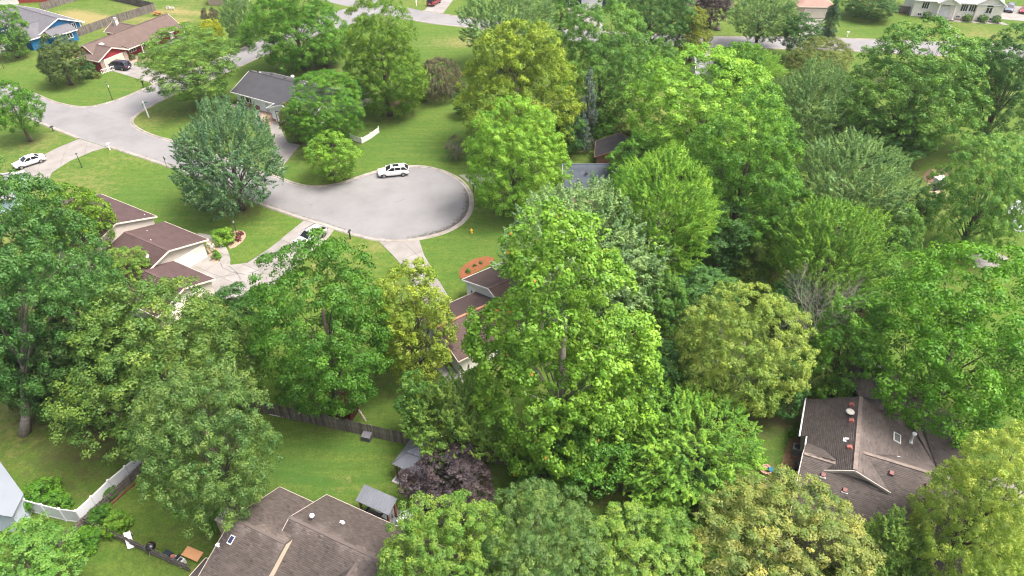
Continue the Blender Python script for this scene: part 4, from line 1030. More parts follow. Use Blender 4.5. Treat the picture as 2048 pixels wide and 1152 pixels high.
# --- mauve roofed split-level house on the left
RM = shingle_mat('mauve_shingles', (0.092, 0.062, 0.060), (0.074, 0.049, 0.048), 0.25)
GRY = siding('greige_siding', (0.44, 0.41, 0.36)); CRT = pm('cream_trim', (0.60, 0.56, 0.48), (0.52, 0.48, 0.41), 1.5, .6)
h = house('stepped beige house with mauve roofs and two garages at left', 422, 480, 2.7, -30)
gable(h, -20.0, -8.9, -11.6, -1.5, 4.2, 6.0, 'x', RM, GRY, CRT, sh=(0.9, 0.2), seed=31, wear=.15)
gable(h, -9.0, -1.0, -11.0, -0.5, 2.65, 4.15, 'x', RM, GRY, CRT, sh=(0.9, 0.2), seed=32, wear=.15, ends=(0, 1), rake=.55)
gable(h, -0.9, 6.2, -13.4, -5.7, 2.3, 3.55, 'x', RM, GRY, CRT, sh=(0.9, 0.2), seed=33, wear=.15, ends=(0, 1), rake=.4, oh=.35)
IV = pm('ivory_door', (0.70, 0.66, 0.55), (0.64, 0.60, 0.50), 1, .5)
panel_door(h, (-0.99, -2.9), (1, 0), 4.2, 2.0, IV, cols=8)
panel_door(h, (6.21, -9.5), (1, 0), 4.6, 1.95, IV, cols=8)
for y, z, x in ((-5.7, 3.2, -0.99), (-6.4, 4.7, -8.89)):
    fr = MB(); fr.box(x, x + .03, y - .35, y + .35, z, z + .55); fr.build('gable_vent', GRY, h)
pipe(h, (-4.8, -7.4, 3.6), .45, .06, elbow=True); dish(h, (-2.4, -7.6, 3.5), WHITE())
window(h, (-14, -1.5), (0, 1), 1.6, 1.1, 2.2)
MB().tube([(-4.5, -5.2, 4.2), (-4.5, -5.2, 4.35)], .05, 6).build('vent_pipe', WHITE(), h)
pipe(h, (-7.5, -3.6, 3.6), .2, .05); pipe(h, (-9.8, -1.9, 4.4), .2, .05)

# --- middle house half hidden by the tallest tree
RC = shingle_mat('red_brown_shingles', (0.098, 0.069, 0.062), (0.080, 0.055, 0.050), 0.25)
WHS = siding('white_siding', (0.72, 0.70, 0.66))
h = house('white house with red-brown roof half hidden by the tallest tree', 923, 559, 2.7, 36)
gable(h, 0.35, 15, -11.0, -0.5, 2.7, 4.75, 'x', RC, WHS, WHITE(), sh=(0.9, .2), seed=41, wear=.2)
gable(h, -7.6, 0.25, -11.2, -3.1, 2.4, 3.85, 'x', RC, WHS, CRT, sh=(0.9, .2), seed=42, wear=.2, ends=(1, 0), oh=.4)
MB().beam((-7.9, -7.15, 4.06), (0.2, -7.15, 4.06), .30, .05).build('ridge_cap', pm('rusty_cap', (0.36, 0.17, 0.10), (0.27, 0.12, 0.08), 3, .8), h)
panel_door(h, (-4.0, -3.09), (0, 1), 4.6, 2.0, WHITE(), cols=8)
window(h, (0.34, -2.0), (-1, 0), .9, 1.0)
window(h, (4, -0.5), (0, 1), 1.6, 1.2)

# --- grey roofed white house by the side street
RG = shingle_mat('charcoal_shingles', (0.052, 0.053, 0.061), (0.042, 0.043, 0.050), 0.2)
RBK = brick_mat()
h = house('white house with charcoal roof and red brick skirting near the junction', 460, 182, 2.7, -29.5)
gable(h, 0.6, 20, 0.7, 10.0, 2.7, 4.65, 'x', RG, siding('bright_siding', (0.74, 0.74, 0.72)), WHITE(), oh=.7, rake=.5)
gable(h, 11.6, 18.4, -1.5, 4.9, 2.6, 3.8, 'y', RG, siding('bright_siding', (0.74, 0.74, 0.72)), WHITE(), oh=.5, rake=.5, ends=(1, 0))
MB().box(0.57, 6.2, 0.62, 0.69, 0, 0.85).build('brick_skirting', RBK, h); MB().box(11.56, 12.3, -1.58, -1.51, 0, 0.5).build('brick_skirting', RBK, h)
BRN = pm('brown_shutter', (0.12, 0.06, 0.04), None, 3, .6)
window(h, (3.0, 0.7), (0, -1), 1.7, 1.15, 1.0, shutters=BRN)
panel_door(h, (8.3, 0.69), (0, -1), 0.95, 2.0, pm('pale_door', (0.5, 0.53, 0.52)), 'front_door', 3, 2)
panel_door(h, (15.2, -1.51), (0, -1), 4.8, 2.05, WHITE(), cols=8, frame=BRN)
for x in (1.8, 5.2, 8.6, 12.0): box_vent(h, (x, 5.9, 4.72), pm('dark_vent', (.05, .05, .055)), .4, .16, (0, -.35))
m = MB(); m.lathe([(.05, 4.0), (.05, 4.55), (.28, 4.6), (.36, 4.8), (.26, 5.0), (.05, 5.05)], 9.2, 7.2, 12); m.build('turbine_vent', WHITE(), h, smooth=True)
pipe(h, (2.5, 5.6, 4.7), .25, .06); pipe(h, (13.8, 5.5, 4.7), .25, .06)
gable(h, 17, 22, 7.5, 13.2, 2.6, 3.9, 'y', RG, siding('bright_siding', (0.74, 0.74, 0.72)), WHITE(), oh=.4)

# --- red house at the upper left
RR = shingle_mat('taupe_shingles', (0.108, 0.080, 0.070), (0.086, 0.063, 0.055), 0.2)
RED = siding('barn_red_siding', (0.30, 0.028, 0.035))
h = house('barn red house with long taupe roof and porch at the upper left', 268, 93, 2.6, 66)
gable(h, -7.6, 14.8, 2.2, 9.2, 2.6, 4.5, 'x', RR, RED, CRT, ridge=4.9, oh=.4)
MB().slab([(-1.2, 2.4, 2.85), (14.9, 2.4, 2.85), (14.9, 0.2, 2.45), (-1.2, 0.2, 2.45)], .12).build('porch_roof', RR, h)
MB().beam((-1.2, 0.17, 2.38), (14.9, 0.17, 2.38), .06, .18).build('fascia', CRT, h)
for x in (2.2, 6.4, 10.6, 14.4): MB().box(x - .08, x + .08, .35, .51, 0, 2.35).build('porch_post', WHITE(), h)
MB().box(-0.5, 14.8, 0.3, 2.2, 0, .14).build('porch_floor', CONC(), h)
gable(h, -8.8, -2.0, 0.35, 6.0, 2.55, 4.0, 'y', RR, RED, CRT, oh=.55, ends=(1, 0), rake=.5)
panel_door(h, (-5.3, 0.34), (0, -1), 4.6, 2.1, pm('tan_door', (0.58, 0.53, 0.42)), cols=8)
ST = pm('fieldstone', (0.42, 0.34, 0.27), (0.12, 0.09, 0.08), 5, .9, .6, 10)
for x in (-8.25, -2.45): MB().box(x - .5, x + .45, .2, .33, 0, 2.3).build('stone_pier', ST, h)
for x in (1.0, 5.0, 8.6): window(h, (x, 2.2), (0, -1), 1.8, 1.2, .9, panes=3)
panel_door(h, (12.2, 2.19), (0, -1), .95, 2.0, WHITE(), 'front_door', 3, 2)
window(h, (-8.8, 3), (-1, 0), .7, 1.6, .5); window(h, (-8.8, 5), (-1, 0), .7, 1.6, .5)
gable(h, 5.2, 10.4, 6.0, 14.0, 2.4, 3.6, 'y', RR, RED, CRT, oh=.4, ends=(0, 1))
chimney(h, 7.2, 12.6, 0, 4.6, .8, .8, pm('pale_stone', (.5, .48, .44)), pm('pale_metal', (.55, .58, .58)))
box_vent(h, (-4.6, 3.6, 4.05), WHITE(), .8, .15)
rl = MB(); rl.beam((-9.6, -.3, .9), (-6.9, -.9, .9), .06, .08).beam((-9.6, -.3, .2), (-6.9, -.9, .2), .05, .05)
for i in range(9): rl.beam((-9.6 + .33 * i, -.3 - .075 * i, 0), (-9.6 + .33 * i, -.3 - .075 * i, .9), .05, .05)
rl.build('porch_railing', WHITE(), h)

# --- blue house
RS = shingle_mat('slate_shingles', (0.115, 0.116, 0.128), (0.092, 0.093, 0.103), 0.2)
BLU = siding('blue_siding', (0.010, 0.130, 0.300))
h = house('vivid blue gabled house with grey roof in the top left corner', 172, 43, 2.8, -32)
gable(h, -19.5, -1.0, -10.6, -0.6, 2.7, 4.75, 'x', RS, BLU, WHITE(), ridge=-5.6, oh=.5, rake=.5)
gable(h, -10.2, -0.2, -13.2, -6.0, 2.5, 3.9, 'y', RS, BLU, WHITE(), oh=.5, ends=(1, 0), rake=.4)
panel_door(h, (-5.4, -13.21), (0, -1), 4.8, 2.1, pm('grey_door', (.48, .47, .43)), cols=8)
MB().slab([(-1.0, -9.6, 3.3), (-1.0, -3.6, 3.3), (2.2, -3.6, 2.4), (2.2, -9.6, 2.4)], .12).build('lean_to_roof', RS, h)
MB().box(-1.0, 1.8, -9.3, -3.9, 0, 2.3).build('lean_to_wall', BLU, h); MB().beam((2.22, -9.6, 2.32), (2.22, -3.6, 2.32), .06, .16).build('fascia', WHITE(), h)
window(h, (-0.99, -2.5), (1, 0), .8, 1.2, 1.7); window(h, (1.8, -5.6), (1, 0), 1.2, 1.0, 1.0)
MB().box(-1.02, -.9, -1.15, -.85, 0, 2.9).build('corner_board', WHITE(), h)
for x in (-5, -9): pipe(h, (x, -4.6, 4.3), .2, .1)

# --- other houses seen in part
h = house('low house with grey roof and pale blue wall at the left edge', 30, 345, 2.5, 18)
gable(h, -14, 0.9, -7.6, 0.0, 2.4, 4.0, 'x', shingle_mat('mid_grey_shingles', (.20, .20, .215), (.15, .15, .165)), siding('pale_blue_siding', (.42, .56, .66)), WHITE())
window(h, (0.9, -2.4), (1, 0), 1.0, 1.0)
h = house('cream ranch house with arched window and round clipped bushes', 1818, 32, 0, -13)
CRM = siding('cream_siding', (0.68, 0.65, 0.58)); RP = shingle_mat('pale_grey_shingles', (.34, .35, .38), (.28, .29, .32), .15)
gable(h, 0.3, 19.6, 0.0, 9.0, 4.0, 6.2, 'x', RP, CRM, WHITE())
gable(h, 5.4, 9.6, -1.6, 3.0, 4.0, 5.2, 'y', RP, CRM, WHITE(), ends=(1, 0), oh=.35, zb=3.6)
gable(h, 14.2, 20.0, -0.35, 5.0, 4.0, 5.9, 'y', RP, CRM, WHITE(), ends=(1, 0), oh=.5)
for x in (5.7, 9.3): MB().box(x - .16, x + .16, -1.55, -1.2, .1, 3.9).build('porch_column', WHITE(), h)
MB().box(5.2, 9.8, -1.9, 0.0, 0, .22).build('porch_floor', CONC(), h)
panel_door(h, (7.5, -0.01), (0, -1), 1.7, 2.3, WHITE(), 'front_door', 3, 2, z0=.3)
window(h, (7.5, -0.0), (0, -1), 1.9, .6, 3.0)
for x in (2.9, 11.6, 13.4): window(h, (x, 0.0), (0, -1), 1.5, 1.5, 2.0, panes=3)
for x in (2.2, 3.4, 10.9, 12.4): window(h, (x, 0.0), (0, -1), .8, .5, .35)
for x in (15.6, 18.2): window(h, (x, -0.35), (0, -1), .8, .5, .35)
aw = window(h, (17.0, -0.35), (0, -1), 1.3, 1.3, 1.9)
ar = MB(); n = 12; vs = [(17 + .72 * math.cos(math.pi * k / n), -.41, 3.28 + .62 * math.sin(math.pi * k / n)) for k in range(n + 1)]
ar.add(vs + [(x, y + .05, z) for x, y, z in vs], [tuple(range(n + 1))[::-1]] + [(k, k + 1, n + 2 + k, n + 1 + k) for k in range(n)]); ar.build('arch_pane', glass(), h)
h = house('tan brick garage with hipped pinkish roof beside the far road', 1594, 36, 0, -4, 'garage', 'garage')
hip(h, 0, 8.0, 0, 10, 2.7, 5.0, shingle_mat('pink_tan_shingles', (.26, .165, .135), (.21, .13, .105)), pm('tan_brick_far', (.45, .37, .29), (.36, .29, .22), 5, .9), CRT)
panel_door(h, (4.0, -.01), (0, -1), 5.0, 2.1, CREAM(), cols=8)
h = house('dark navy house with white garage doors at the top centre', 1128, 14, 0, -8)
gable(h, 0, 13, 0, 9, 2.9, 5.2, 'x', RS, siding('navy_siding', (.03, .045, .075)), WHITE())
panel_door(h, (7.0, -.01), (0, -1), 5.0, 2.2, WHITE(), cols=8); window(h, (2.0, 0), (0, -1), 1.4, 1.4, 1.0)
h = house('low beige building at the top edge behind the red house', 418, 10, 0, -8)
gable(h, 0, 9, 0, 6, 2.3, 3.6, 'x', RR, siding('beige_siding', (.45, .36, .28)), CRT); window(h, (5, 0), (0, -1), 1.2, 1.0)
h = house('red and white building with tan roof in the top left corner', -20, 12, 0, 12)
gable(h, -6, 6.5, 0, 9, 2.6, 4.4, 'x', shingle_mat('tan_shingles', (.32, .20, .15), (.27, .165, .12)), WHS, WHITE())
gable(h, 6.6, 26, 1, 8, 2.6, 4.2, 'x', shingle_mat('tan_shingles', (.32, .20, .15)), siding('brick_red_siding', (.28, .05, .04)), WHITE())
panel_door(h, (3.5, -.01), (0, -1), 4.5, 2.1, WHITE(), cols=8)
h = house('red-brown roofed house at the top edge behind the purple tree', 1372, 12, 0, -5)
gable(h, 0, 12, 0, 8, 2.6, 4.4, 'x', shingle_mat('rust_shingles', (.27, .14, .10), (.22, .11, .08)), pm('tan_brick_far', (.45, .37, .29)), CRT)
h = house('small building with blue-grey shingle roof right of the cul-de-sac', 1128, 378, 2.4, 0)
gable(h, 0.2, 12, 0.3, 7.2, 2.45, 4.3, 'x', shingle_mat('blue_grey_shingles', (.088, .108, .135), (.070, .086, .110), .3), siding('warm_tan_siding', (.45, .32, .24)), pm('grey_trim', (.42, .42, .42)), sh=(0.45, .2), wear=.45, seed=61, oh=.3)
box_vent(h, (3.4, 2.0, 4.0), pm('dark_vent', (.05, .05, .055)), .4, .12, (0, .6)); window(h, (4, .3), (0, -1), 1, 1)
h = house('dark roofed shed peeking out behind the blue-grey roof', 1190, 314, 2.2, -8, 'shed', 'shed')
gable(h, 0.2, 7, 0.2, 5.4, 2.2, 3.7, 'y', shingle_mat('dark_shingles', (.042, .042, .046), (.032, .032, .036)), siding('brown_siding', (.25, .13, .09)), pm('brown_trim', (.28, .14, .10)), oh=.3)
h = house('grey roofed house buried among the trees below the far road', 1395, 150, 2.6, -5)
gable(h, 0, 9, 0, 9, 2.6, 4.4, 'x', shingle_mat('mid_grey_shingles', (.20, .20, .215)), WHS, WHITE())
p0 = G(47, 988, 2.5)
h = thing('house', 'house with a smooth pale blue-grey metal roof at the lower left edge', 'house', (p0.x, p0.y, 0))
tp = [G(47, 988, 2.5), G(0, 923, 2.5), G(-70, 838, 2.5), G(-120, 1010, 3.5), G(24, 1034, 2.9)]
MB().slab([p - Vector((p0.x, p0.y, 0)) for p in tp], .14).build('roof', pm('pale_blue_metal', (.20, .228, .26), (.185, .21, .24), .5, .45), h)
cen = sum(tp, Vector()) / len(tp)
wp = [((cen + (p - cen) * .93) - p0) for p in tp]
w_ = MB(); n = len(wp)
w_.add([(p.x, p.y, 0) for p in wp] + [(p.x, p.y, tp[i].z - .15) for i, p in enumerate(wp)], [(i, (i + 1) % n, n + (i + 1) % n, n + i) for i in range(n)]); w_.build('wall', siding('blue_grey_siding', (.40, .46, .53)), h)

# ------------------------------------------------------------------ fences
def board_mesh(w, h, th, mat, dog=True, name='board'):
    m = MB()
    k = w * .28 if dog else 0.0
    pr = [(-w / 2, 0), (w / 2, 0), (w / 2, h - k), (w / 2 - k, h), (-w / 2 + k, h), (-w / 2, h - k)] if dog else [(-w / 2, 0), (w / 2, 0), (w / 2, h), (-w / 2, h)]
    n = len(pr)
    vs = [(x, -th / 2, z) for x, z in pr] + [(x, th / 2, z) for x, z in pr]
    fs = [tuple(range(n)), tuple(range(2 * n - 1, n - 1, -1))] + [(i + n, (i + 1) % n + n, (i + 1) % n, i) for i in range(n)]
    m.add(vs, fs); return m
def wood_fence(label, pts, h=1.8, w=0.15, joined=False, group=None, lean=0.0, rails_front=False):
    P_ = [G(*p) for p in pts]
    root = thing('wooden_fence', label, 'fence', P_[0], 0, group)
    variants = []
    for t in (0.0, .25, .5, .75, 1.0):
        b = board_mesh(w * .94, h, .02, None); b.t = [t] * len(b.f); variants.append(b.mesh('board', WOODG()))
    jm = MB(); rails = MB()
    for A, B in zip(P_[:-1], P_[1:]):
        d = (B - A); L_ = d.length; d.normalize(); ang = math.atan2(d.y, d.x); n = max(1, int(L_ / w)); nn = Vector((d.y, -d.x, 0))
        for i in range(n):
            p = A + d * (L_ * (i + .5) / n) - P_[0]
            if joined:
                b = board_mesh(w * .94, h * random.uniform(.97, 1.02), .02, None)
                c, s = math.cos(ang), math.sin(ang)
                jm.add([(p.x + x * c - y * s, p.y + x * s + y * c, z) for x, y, z in b.v], b.f, random.random())
            else:
                o = link_mesh('board', random.choice(variants), root, p + nn * random.uniform(-.008, .008), ang, (1, 1, random.uniform(.965, 1.02)))
                o.rotation_euler = (lean + random.uniform(-.02, .02), random.uniform(-.012, .012), ang)
        side = nn * (.05 if rails_front else -.05)
        for z in (.35, h - .35): rails.beam(A - P_[0] + side + Vector((0, 0, z)), B - P_[0] + side + Vector((0, 0, z)), .04, .09)
        for i in range(int(L_ / 2.4) + 1):
            p = A + d * min(L_, i * 2.4) - P_[0] + side * 2.0
            po = MB().box(p.x - .045, p.x + .045, p.y - .045, p.y + .045, 0, h - .05); po.build('post', WOODG(), root)
    rails.build('rail', WOODG(), root)
    if joined: jm.build('boards', WOODG(), root, kind='stuff')
    return root
wood_fence('long weathered board fence across the back yards behind the gazebo', [(470, 812), (525, 826), (700, 864), (860, 900), (960, 921)], 1.8, .15)
wood_fence('dark board fence section below the tallest tree', [(962, 922), (1069, 940), (1130, 955)], 1.8, .15)
wood_fence('shaded board fence section behind the green bush and back lawn', [(1132, 956), (1200, 972), (1264, 988), (1330, 1004)], 1.8, .15)
wood_fence('old low board fence beside the black kettle grill', [(172, 1050), (382, 1144)], 1.15, .15, rails_front=True)
wood_fence('old grey fence running along the white corner fence', [(118, 1094), (172, 1049), (262, 966), (330, 900)], 1.05, .17, rails_front=True)
wood_fence('long weathered fence between the blue house and the red house', [(153, 75), (228, 48), (312, 22)], 1.9, .17, True)
wood_fence('far weathered fence at the back of the fenced lawn', [(312, 21), (230, 2), (215, -2)], 1.9, .17, True)
wood_fence('weathered fence behind the blue house roof', [(85, 22), (130, 8), (180, -6)], 1.9, .17, True)
wood_fence('short brown fence beside the cream house', [(1790, 26), (1818, 28)], 1.8, .17, True)

def vinyl_fence(label, pts, h=1.8):
    P_ = [G(*p) for p in pts]; root = thing('vinyl_fence', label, 'fence', P_[0])
    for i, p in enumerate(P_):
        q = p - P_[0]
        po = MB().box(q.x - .075, q.x + .075, q.y - .075, q.y + .075, 0, h + .06).build('post', VINYL(), root, bevel=.012)
        MB().add([(q.x - .1, q.y - .1, h + .062), (q.x + .1, q.y - .1, h + .062), (q.x + .1, q.y + .1, h + .062), (q.x - .1, q.y + .1, h + .062), (q.x, q.y, h + .2)], [(3, 2, 1, 0), (0, 1, 4), (1, 2, 4), (2, 3, 4), (3, 0, 4)]).build('post_cap', WHITE(), po)
    for a, b in zip(P_[:-1], P_[1:]):
        a, b = a - P_[0], b - P_[0]; d = (b - a).normalized(); a2, b2 = a + d * .078, b - d * .078
        pn = MB().beam(a2 + Vector((0, 0, .98)), b2 + Vector((0, 0, .98)), .035, h - .28).build('panel', VINYL(), root)
        r = MB(); r.beam(a2 + Vector((0, 0, h - .08)), b2 + Vector((0, 0, h - .08)), .06, .15); r.beam(a2 + Vector((0, 0, .12)), b2 + Vector((0, 0, .12)), .06, .15); r.build('rail', WHITE(), pn)
vinyl_fence('white vinyl panel fence with a corner at the lower left', [(37, 1018), (64, 1024), (97, 1033), (133, 1042), (166, 1046), (196, 1018), (229, 985), (262, 957), (292, 932)])
# white picket fence turning a corner on the lawn
P_ = [G(702, 279), G(724, 287), G(742, 277), G(758, 265)]
root = thing('picket_fence', 'low white picket fence turning a corner on the back lawn', 'fence', P_[1])
pk = board_mesh(.08, 1.0, .02, None).mesh('picket', WHITE())
for p in P_:
    q = p - P_[1]; MB().box(q.x - .07, q.x + .07, q.y - .07, q.y + .07, 0, 1.2).build('post', WHITE(), root)
rl = MB()
for A, B in zip(P_[:-1], P_[1:]):
    d = B - A; L_ = d.length; d.normalize(); n = int(L_ / .13)
    for i in range(1, n): link_mesh('picket', pk, root, A + d * (L_ * i / n) - P_[1], math.atan2(d.y, d.x))
    for z in (.25, .8): rl.beam(A - P_[1] + Vector((0, 0, z)), B - P_[1] + Vector((0, 0, z)), .05, .08)
rl.build('rail', WHITE(), root)

# ------------------------------------------------------------------ vehicles
def loft(sections, close=True):
    m = MB(); n = len(sections[0]); vs = [p for s in sections for p in s]; fs = []
    for i in range(len(sections) - 1):
        for k in range(n):
            fs.append((i * n + k, i * n + (k + 1) % n, (i + 1) * n + (k + 1) % n, (i + 1) * n + k))
    if close: fs += [tuple(range(n))[::-1], tuple((len(sections) - 1) * n + k for k in range(n))]
    m.add(vs, fs); return m
def paint(name, c, metal=0.0):
    return pm('paint_' + name, c, tuple(x * .93 for x in c), .7, .28, spec=.5, metal=metal, coat=.6)
CARK = {'suv':   dict(L=4.85, W=1.92, H=1.60, hood=.98, belt=1.06, ws0=.26, ws1=.43, rw0=.86, rw1=.985, bed=None),
        'sedan': dict(L=4.75, W=1.82, H=1.45, hood=.86, belt=.94, ws0=.28, ws1=.44, rw0=.70, rw1=.86, bed=None),
        'van':   dict(L=5.05, W=1.98, H=1.75, hood=1.02, belt=1.05, ws0=.17, ws1=.36, rw0=.93, rw1=.99, bed=None),
        'truck': dict(L=5.8, W=2.0, H=1.85, hood=1.12, belt=1.15, ws0=.26, ws1=.36, rw0=.58, rw1=.62, bed=.64)}
def car(label, front, rear, kind, col, metal=0.0, group=None, name='parked_car', sunroof=False, cat='car', scale=1.0):
    A, B = G(*front), G(*rear); d = (A - B).normalized(); c = (A + B) / 2
    k = CARK[kind]; L_, W, H, hood, belt = k['L'], k['W'], k['H'], k['hood'], k['belt']
    root = thing(name, label, cat, (c.x, c.y, 0.026), math.atan2(d.y, d.x) , group)
    root.scale = (scale,) * 3
    X = lambda t: L_ / 2 - t * L_              # t = 0 at the nose
    def sec(t, w, z0, zs, zt):                 # rounded body section
        x = X(t); w2 = w / 2
        return [(x, -w2 * .90, z0), (x, -w2, z0 + .14), (x, -w2 * 1.0, zs - .12), (x, -w2 * .965, zs), (x, -w2 * .80, zt), (x, w2 * .80, zt), (x, w2 * .965, zs), (x, w2, zs - .12), (x, w2, z0 + .14), (x, w2 * .90, z0)]
    ts = [(0, .70, .34, hood * .70, hood * .72), (.025, .88, .26, hood * .82, hood * .86), (.08, .97, .22, hood * .90, hood * .95), (.22, 1.0, .22, hood * .97, hood * 1.0), (k['ws0'] + .01, 1.0, .22, belt - .02, belt + .01),
          (.5, 1.0, .22, belt, belt + .02), (.80, 1.0, .22, belt + .02, belt + .04), (.93, .98, .24, belt, belt + .03), (.98, .93, .30, belt * .93, belt * .98), (1.0, .82, .36, belt * .85, belt * .9)]
    bo = loft([sec(t, W * w, z0, zs, zt) for t, w, z0, zs, zt in ts]).build('body', paint(col[0], col[1], metal), root, smooth=True)
    bo.modifiers.new('round', 'SUBSURF').levels = 1; bo.modifiers['round'].render_levels = 1
    # greenhouse: glass core and painted roof with pillars
    def cab(t, w, z): return [(X(t), -W / 2 * w, z), (X(t), W / 2 * w, z)]
    zb, zt = belt - .03, H - .06
    b0, t0, t1, b1 = k['ws0'], k['ws1'], k['rw0'], k['rw1']
    gl = MB()
    lo = [(X(b0), -W * .43, zb), (X(b0), W * .43, zb), (X(b1), W * .43, zb), (X(b1), -W * .43, zb)]
    hi = [(X(t0), -W * .355, zt), (X(t0), W * .355, zt), (X(t1), W * .355, zt), (X(t1), -W * .355, zt)]
    gm = glass('car_glass', (.012, .014, .017))
    MB().add([lo[0], lo[1], hi[1], hi[0]], [(0, 1, 2, 3)]).build('windshield', gm, root)
    MB().add([lo[2], lo[3], hi[3], hi[2]], [(0, 1, 2, 3)]).build('rear_window', gm, root)
    MB().add([lo[3], lo[0], hi[0], hi[3]], [(0, 1, 2, 3)]).build('side_window', gm, root)
    MB().add([lo[1], lo[2], hi[2], hi[1]], [(0, 1, 2, 3)]).build('side_window', gm, root)
    pt = paint(col[0], col[1], metal)
    def sq(t, w, z): return [(X(t), -W * w, z - .05), (X(t), -W * w * .8, z + .02), (X(t), W * w * .8, z + .02), (X(t), W * w, z - .05)]
    rf = loft([sq(t0 - .012, .36, zt), sq(t0 + .03, .37, H - .03), sq((t0 + t1) / 2, .37, H - .01), sq(t1 - .03, .37, H - .03), sq(t1 + .012, .36, zt)]).build('roof_panel', pt, root, smooth=True)
    for s_ in (-1, 1):
        for (ta, tb) in ((b0, t0), (b1, t1)): MB().beam((X(ta), s_ * W * .43, zb), (X(tb), s_ * W * .36, zt), .07, .07).build('pillar', pt, root)
        for q in ((.55,) if kind in ('sedan', 'truck') else (.55, .74)):
            if t0 < q < t1: MB().beam((X(q), s_ * W * .435, zb), (X(q), s_ * W * .362, zt), .08, .03).build('pillar', pt, root)
        MB().beam((X(b0 + .02), s_ * W * .47, belt + .05), (X(b0 + .03), s_ * W * .58, belt + .08), .12, .12).build('mirror', pt, root)
    if sunroof: MB().box(X(t0 + .26), X(t0 + .06), -W * .22, W * .22, H + .004, H + .022).build('sunroof', gm, root)
    if kind == 'suv' and not sunroof:
        rr = MB()
        for s_ in (-1, 1): rr.beam((X(t0 + .02), s_ * W * .34, H + .05), (X(t1 - .02), s_ * W * .34, H + .05), .04, .05)
        rr.build('roof_rail', BLACK(), root)
    if k['bed']:
        MB().box(X(.97), X(k['bed']), -W * .42, W * .42, belt + .03, belt + .10).build('bed_cover', BLACK(), root)
    TY = pm('tyre', (.02, .02, .021), None, 4, .8); RM_ = pm('alloy', (.42, .42, .43), (.3, .3, .31), 4, .3, metal=.8)
    wr = .36 if kind != 'sedan' else .33
    for t in (.185, .80):
        for s_ in (-1, 1):
            y = s_ * (W / 2 - .10)
            ty = MB().tube([(X(t), y - .12, wr), (X(t), y - .10, wr), (X(t), y + .10, wr), (X(t), y + .12, wr)], [wr * .86, wr, wr, wr * .86], 20).build('tyre', TY, root)
            rm = MB(); rm.tube([(X(t), y + s_ * .10, wr), (X(t), y + s_ * .135, wr)], wr * .62, 14); rm.build('rim', RM_, ty)
            MB().box(X(t) - .44, X(t) + .44, y - .11, y + .075, .28, .66).build('wheel_arch', BLACK(), root)
    for s_ in (-1, 1):
        MB().box(X(.055), X(.008), s_ * W * .36 - .20, s_ * W * .36 + .16, hood * .68, hood * .84).build('headlight', glass('lamp_glass', (.55, .57, .6)), root)
        MB().box(X(.995), X(.965), s_ * W * .40 - .13, s_ * W * .40 + .09, belt * .72, belt * .95).build('taillight', pm('red_lens', (.35, .015, .012), None, 3, .2), root)
    MB().box(X(.03), X(.003), -W * .28, W * .28, hood * .42, hood * .62).build('grille', BLACK(), root)
    MB().box(X(1.0), X(.998) - .0, -.26, .26, belt * .55, belt * .68).build('licence_plate', WHITE(), root)
    return root
GRPC = 'cars parked around the neighbourhood'
car('white SUV with black sunroof parked by the cul-de-sac kerb', (760, 352), (815, 347), 'suv', ('white', (.80, .80, .80)), group=GRPC, sunroof=True)
car('silver car on the cracked driveway, half hidden by a tree', (603, 492), (643, 468), 'suv', ('silver', (.50, .51, .53)), .3, GRPC)
car('silver-white sedan on the driveway at the left edge', (36, 337), (86, 321), 'sedan', ('pearl', (.68, .69, .70)), .1, GRPC)
car('dark blue minivan in front of the red house garage', (221, 135), (259, 140), 'van', ('navy', (.022, .028, .055)), .2, GRPC)
car('dark red minivan on the far driveway at the top edge', (878, 3), (859, 14), 'van', ('maroon', (.22, .015, .02)), .2, GRPC)
car('dark grey car in front of the white garage at the top edge', (1166, 12), (1158, 33), 'suv', ('graphite', (.05, .055, .065)), .3, GRPC)
car('blue-grey SUV beside the cream house', (2014, 30), (2021, 13), 'suv', ('steel', (.12, .15, .20)), .3, GRPC)
car('red car at the right edge beside the blue-grey SUV', (2043, 33), (2052, 16), 'sedan', ('red', (.30, .012, .02)), .1, GRPC)
car('black pickup truck by the blue house, half hidden by a tree', (14, 103), (64, 86), 'truck', ('black', (.025, .03, .032)), 0, GRPC, 'pickup_truck', cat='truck')
# golf cart
p = G(1872, 378); root = thing('golf_cart', 'white roofed golf cart on the paved spot behind the rounded tree', 'golf cart', (p.x, p.y, .04), R(195))
b = loft([[(1.15, -.45, .35), (1.15, -.45, .7), (1.15, .45, .7), (1.15, .45, .35)], [(.6, -.58, .25), (.6, -.58, .85), (.6, .58, .85), (.6, .58, .25)], [(.3, -.58, .25), (.3, -.58, .4), (.3, .58, .4), (.3, .58, .25)], [(-.35, -.58, .25), (-.35, -.58, .4), (-.35, .58, .4), (-.35, .58, .25)], [(-.45, -.58, .25), (-.45, -.58, .75), (-.45, .58, .75), (-.45, .58, .25)], [(-1.15, -.55, .35), (-1.15, -.55, .75), (-1.15, .55, .75), (-1.15, .55, .35)]])
b.build('body', pm('cart_dark', (.03, .032, .036), None, 2, .4), root)
MB().box(-.9, -.4, -.52, .52, .78, .92).box(-.95, -.85, -.52, .52, .92, 1.3).build('seat', pm('cream_vinyl', (.6, .58, .52)), root)
MB().slab([(-.95, -.6, 1.95), (.75, -.6, 1.95), (.75, .6, 1.95), (-.95, .6, 1.95)], .07).build('canopy', WHITE(), root, bevel=.03)
po = MB()
for x, y in ((.55, .5), (.55, -.5), (-.9, .5), (-.9, -.5)): po.beam((x, y, .7), (x * .95, y, 1.92), .035, .035)
po.build('canopy_posts', WHITE(), root)
